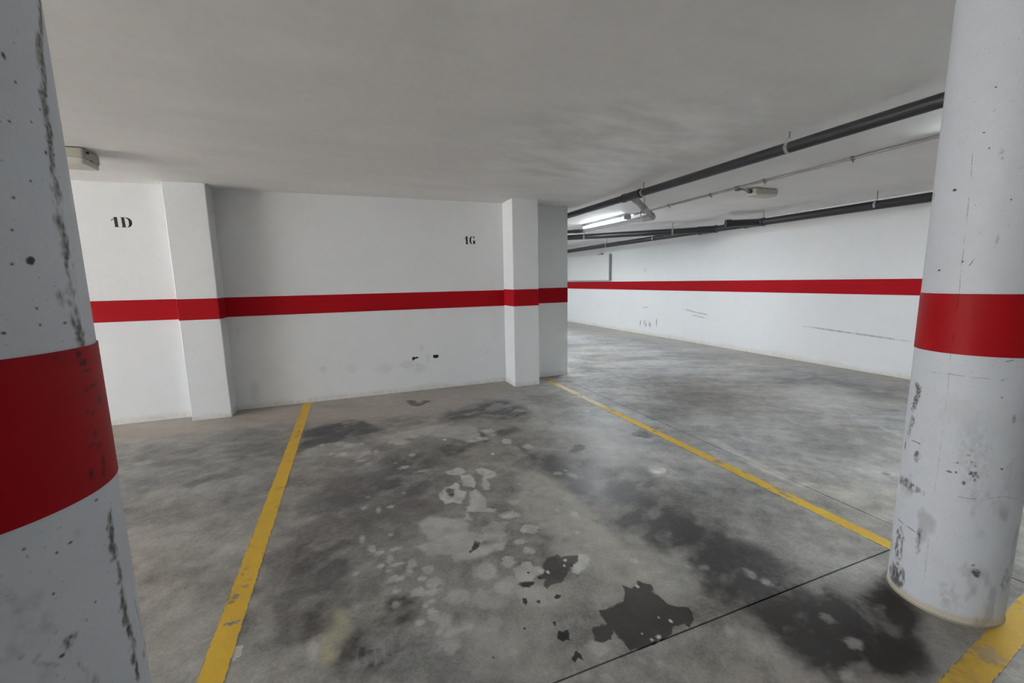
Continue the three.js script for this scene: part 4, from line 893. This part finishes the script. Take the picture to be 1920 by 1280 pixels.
// ---------------------------------------------------------------- emergency lights
const bodyMat = mat(0.40, 0.395, 0.33, 0.55), lensMat = mat(0.55, 0.54, 0.49, 0.45), blackMat = mat(0.02, 0.02, 0.02, 0.6);
function emergencyLight(name, x, z, lx, lz, h, label) {
  const g = group(name, { label, category: 'emergency light', group: 'emergency lights' });
  g.position.set(x, H, z);
  const r = 0.014, sh = (a, b) => { const s = new THREE.Shape(); s.moveTo(-a + r, -b); s.lineTo(a - r, -b); s.quadraticCurveTo(a, -b, a, -b + r); s.lineTo(a, b - r); s.quadraticCurveTo(a, b, a - r, b); s.lineTo(-a + r, b); s.quadraticCurveTo(-a, b, -a, b - r); s.lineTo(-a, -b + r); s.quadraticCurveTo(-a, -b, -a + r, -b); return s; };
  const flat = (s, d, y, bev) => { const q = new THREE.ExtrudeGeometry(s, { depth: d, bevelEnabled: !!bev, bevelSize: bev || 0, bevelThickness: bev || 0, bevelSegments: 2 }); q.rotateX(Math.PI / 2); q.translate(0, y, 0); return q; };
  mesh('base_plate', flat(sh(lx / 2 - 0.012, lz / 2 - 0.012), 0.012, 0), blackMat, g);
  mesh('body', flat(sh(lx / 2 - 0.004, lz / 2 - 0.004), h * 0.5, -0.012, 0.004), bodyMat, g);
  mesh('lens', flat(sh(lx / 2 - 0.012, lz / 2 - 0.012), h * 0.5 - 0.022, -0.012 - h * 0.5 - 0.004, 0.006), lensMat, g);
  return g;
}
const em1 = emergencyLight('emergency_light', 4.68, -3.79, 0.36, 0.16, 0.085, 'small cream emergency light on the aisle ceiling, fed by a short conduit');
const em2 = emergencyLight('emergency_light_001', -1.90, -4.245, 0.30, 0.23, 0.118, 'boxy cream emergency light on the ceiling beside the left column');
mesh('cable_gland', rod([0.1505, -0.03, 0.07], [0.165, -0.03, 0.07], 0.008, 12), blackMat, em2);
mesh('screw', rod([0.149, -0.075, 0.02], [0.154, -0.075, 0.02], 0.005, 10), blackMat, em2);

// ---------------------------------------------------------------- pipes
const pvcDark = mat(0.02, 0.02, 0.024, 0.36), pvcGrey = mat(0.30, 0.285, 0.285, 0.5), steel = mat(0.45, 0.45, 0.46, 0.35, { metalness: 0.8 }), steelDark = mat(0.10, 0.10, 0.10, 0.5, { metalness: 0.3 });
const lerp3 = (a, b, t) => [a[0] + (b[0] - a[0]) * t, a[1] + (b[1] - a[1]) * t, a[2] + (b[2] - a[2]) * t];
function clamp(parent, c, dir, r) {
  const d = new THREE.Vector3(...dir).normalize(), a = new THREE.Vector3(...c);
  const p = a.clone().addScaledVector(d, -0.012), q = a.clone().addScaledVector(d, 0.012);
  const k = mesh('clamp', rod(p.toArray(), q.toArray(), r + 0.003, 24), steel, parent);
  mesh('hanger_rod', rod([c[0], c[1] + r, c[2]], [c[0], H, c[2]], 0.004, 8), steelDark, k);
  mesh('nut', rod([c[0], c[1] + r + 0.002, c[2]], [c[0], c[1] + r + 0.022, c[2]], 0.009, 6), steel, k);
  for (const sgn of [-1, 1]) {
    const sd = new THREE.Vector3(d.z, 0, -d.x).multiplyScalar(sgn);
    mesh('ear', rod(a.clone().addScaledVector(sd, r).toArray(), a.clone().addScaledVector(sd, r + 0.014).toArray(), 0.008, 6), steel, k);
  }
}
// pipe over the bay edge with its branch
const p1a = [3.035, 2.330, -8.06], p1b = [3.03, 2.300, 5.6], R1 = 0.039;
const drain1 = group('drain_pipe', { label: 'thin dark drain pipe along the ceiling with pale side branch', category: 'pipe' });
mesh('pipe', rod(p1a, p1b, R1, 28), pvcDark, drain1);
const on1 = z => lerp3(p1a, p1b, (z - p1a[2]) / (p1b[2] - p1a[2]));
mesh('coupling', rod(on1(-4.22), on1(-3.92), R1 + 0.006, 28), pvcDark, drain1);
mesh('coupling_ring', rod(on1(-3.955), on1(-3.92), R1 + 0.010, 28), pvcDark, drain1);
mesh('coupling_ring', rod(on1(-4.235), on1(-4.20), R1 + 0.010, 28), pvcDark, drain1);
for (const z of [-5.61, -3.88, -2.26, -0.5, 1.3, 3.2]) clamp(drain1, on1(z), [0, 0, 1], R1);
const e0 = on1(-4.08), e1 = [4.08, 2.262, -5.0];
const branch = mesh('branch_pipe', rod([e0[0] + 0.02, e0[1], e0[2] - 0.02], e1, 0.036, 24), pvcGrey, drain1, 'pale grey branch pipe');
mesh('socket', rod(lerp3(e0, e1, 0.05), lerp3(e0, e1, 0.16), 0.043, 24), pvcGrey, branch);
mesh('socket', rod(lerp3(e0, e1, 0.45), lerp3(e0, e1, 0.55), 0.042, 24), pvcGrey, branch);
mesh('elbow', bend([lerp3(e0, e1, 0.82), lerp3(e0, e1, 0.95), [4.085, 2.262, -5.03], [4.06, 2.262, -5.10], [4.045, 2.262, -5.16]], 0.043, 20, 20), pvcGrey, branch);
mesh('elbow_cap', new THREE.SphereGeometry(0.045, 20, 14).translate(4.085, 2.262, -5.015), pvcGrey, branch);
const low = mesh('aisle_pipe', rod([4.045, 2.262, -5.12], [4.05, 2.285, -6.86], 0.030, 24), steel, drain1, 'shiny grey pipe passing beside the tube lamp');
mesh('elbow', bend([[4.05, 2.285, -6.82], [4.05, 2.286, -6.92], [4.03, 2.288, -6.97], [3.96, 2.29, -7.05]], 0.035, 16, 16), pvcDark, low);
mesh('end_run', rod([3.99, 2.289, -7.02], [3.02, 2.31, -8.05], 0.030, 20), pvcDark, low);
mesh('socket', rod([4.045, 2.262, -5.14], [4.044, 2.2624, -5.26], 0.036, 24), steel, low);
clamp(drain1, [4.044, 2.2624, -5.22], [0, 0, 1], 0.034);
mesh('hanger_rod', rod([3.6, 2.29, -4.58], [3.6, H, -4.58], 0.004, 8), steelDark, branch);

// pipe along the right wall with stub and crossing branch
const drain2 = group('drain_pipe_001', { label: 'thick dark drain pipe hung along the top of the right wall', category: 'pipe' });
const R2 = 0.055, X2 = 6.25, Y2 = 2.262;
mesh('pipe', rod([X2, Y2, -6.15], [X2, Y2 - 0.02, 5.6], R2, 28), pvcDark, drain2);
mesh('far_pipe', rod([X2, Y2 + 0.004, -15.98], [X2, Y2, -6.14], R2 - 0.002, 28), pvcDark, drain2);
for (const [z0, z1] of [[-5.32, -4.98], [-6.32, -5.92]]) {
  mesh('wye_fitting', rod([X2, Y2, z0], [X2, Y2, z1], R2 + 0.007, 28), pvcDark, drain2);
  mesh('wye_ring', rod([X2, Y2, z1 - 0.03], [X2, Y2, z1], R2 + 0.012, 28), pvcDark, drain2);
  mesh('wye_ring', rod([X2, Y2, z0], [X2, Y2, z0 + 0.03], R2 + 0.012, 28), pvcDark, drain2);
}
const stub = mesh('stub', rod([X2 - 0.02, Y2, -5.06], [5.83, Y2, -5.30], R2, 28), pvcDark, drain2, 'short capped side stub');
mesh('cap', rod([5.87, Y2, -5.277], [5.80, Y2, -5.317], R2 + 0.008, 28), pvcDark, stub);
const cross0 = [X2 - 0.02, Y2, -5.98], cross1 = [2.965, Y2 - 0.004, -9.0];
const cross = mesh('crossing_pipe', rod(cross0, cross1, R2 - 0.003, 28), pvcDark, drain2, 'dark pipe crossing the aisle below the lamp');
mesh('socket', rod(lerp3(cross0, cross1, 0.0), lerp3(cross0, cross1, 0.06), R2 + 0.006, 28), pvcDark, cross);
for (const z of [-3.44, -5.0, -7.6, -9.4, -1.8, 0.4, 2.6]) clamp(drain2, [X2, Y2, z], [0, 0, 1], R2);
for (const t of [0.155, 0.53]) clamp(drain2, lerp3(cross0, cross1, t), [cross1[0] - cross0[0], 0, cross1[2] - cross0[2]], R2 - 0.003);

// conduit for the aisle lamps with saddles, boxes and the emergency light's tail
const conduitMat = mat(0.33, 0.33, 0.32, 0.5), clipMat = mat(0.16, 0.16, 0.16, 0.5);
const conduit = group('ceiling_conduit', { label: 'thin grey conduit clipped along the aisle ceiling towards the tube lamp', category: 'conduit' });
const c0 = [4.20, H - 0.014, -1.90], c1 = [4.33, H - 0.014, -5.76];
mesh('tube', rod(c0, c1, 0.0125, 14), conduitMat, conduit);
const onC = z => lerp3(c0, c1, (z - c0[2]) / (c1[2] - c0[2]));
for (const z of [-2.54, -3.41, -4.16, -4.92, -5.5]) {
  const p = onC(z);
  mesh('saddle', join([box(p[0] - 0.028, p[0] + 0.028, H - 0.004, H, z - 0.012, z + 0.012), rod([p[0], p[1], z - 0.012], [p[0], p[1], z + 0.012], 0.019, 14), rod([p[0], H - 0.048, z], [p[0], H - 0.03, z], 0.006, 8)]), clipMat, conduit);
}
const pb = onC(-3.76);
mesh('tee_box', join([rod([pb[0], H - 0.038, pb[2]], [pb[0], H, pb[2]], 0.034, 18), rod([pb[0], H - 0.044, pb[2]], [pb[0], H - 0.038, pb[2]], 0.028, 18)]), clipMat, conduit);
const tail = mesh('tail_tube', rod([pb[0] + 0.02, H - 0.018, pb[2]], [4.462, H - 0.034, -3.78], 0.0095, 12), conduitMat, conduit);
mesh('gland', rod([4.455, H - 0.034, -3.78], [4.499, H - 0.036, -3.782], 0.02, 12, 0.023), steelDark, tail);

// ---------------------------------------------------------------- white cabinet on the right wall
const cab = group('wall_cabinet', { label: 'flat white metal cabinet on the far right wall above the red stripe', category: 'cabinet' });
cab.position.set(XB, 0, -11.5);
const cabMat = mat(0.68, 0.68, 0.67, 0.45);
mesh('body', box(-0.07, -0.0005, 1.36, 2.10, -1.36, 1.36), cabMat, cab);
mesh('lid', box(-0.078, -0.0705, 1.375, 2.085, -1.345, 1.335), cabMat, cab);
mesh('trim_edge', box(-0.08, -0.0705, 1.352, 1.374, -1.36, 1.36), mat(0.30, 0.30, 0.30, 0.5), cab);
mesh('trim_edge', box(-0.08, -0.0005, 1.36, 2.10, 1.3605, 1.372), mat(0.30, 0.30, 0.30, 0.5), cab);
const br = mesh('bracket', join([box(-0.06, -0.01, 2.1005, 2.13, 0.72, 0.98), box(-0.05, -0.02, 2.13, 2.155, 0.86, 0.95)]), mat(0.22, 0.22, 0.22, 0.5), cab, 'small dark bracket on the cabinet top');

renderer.render(scene, camera);
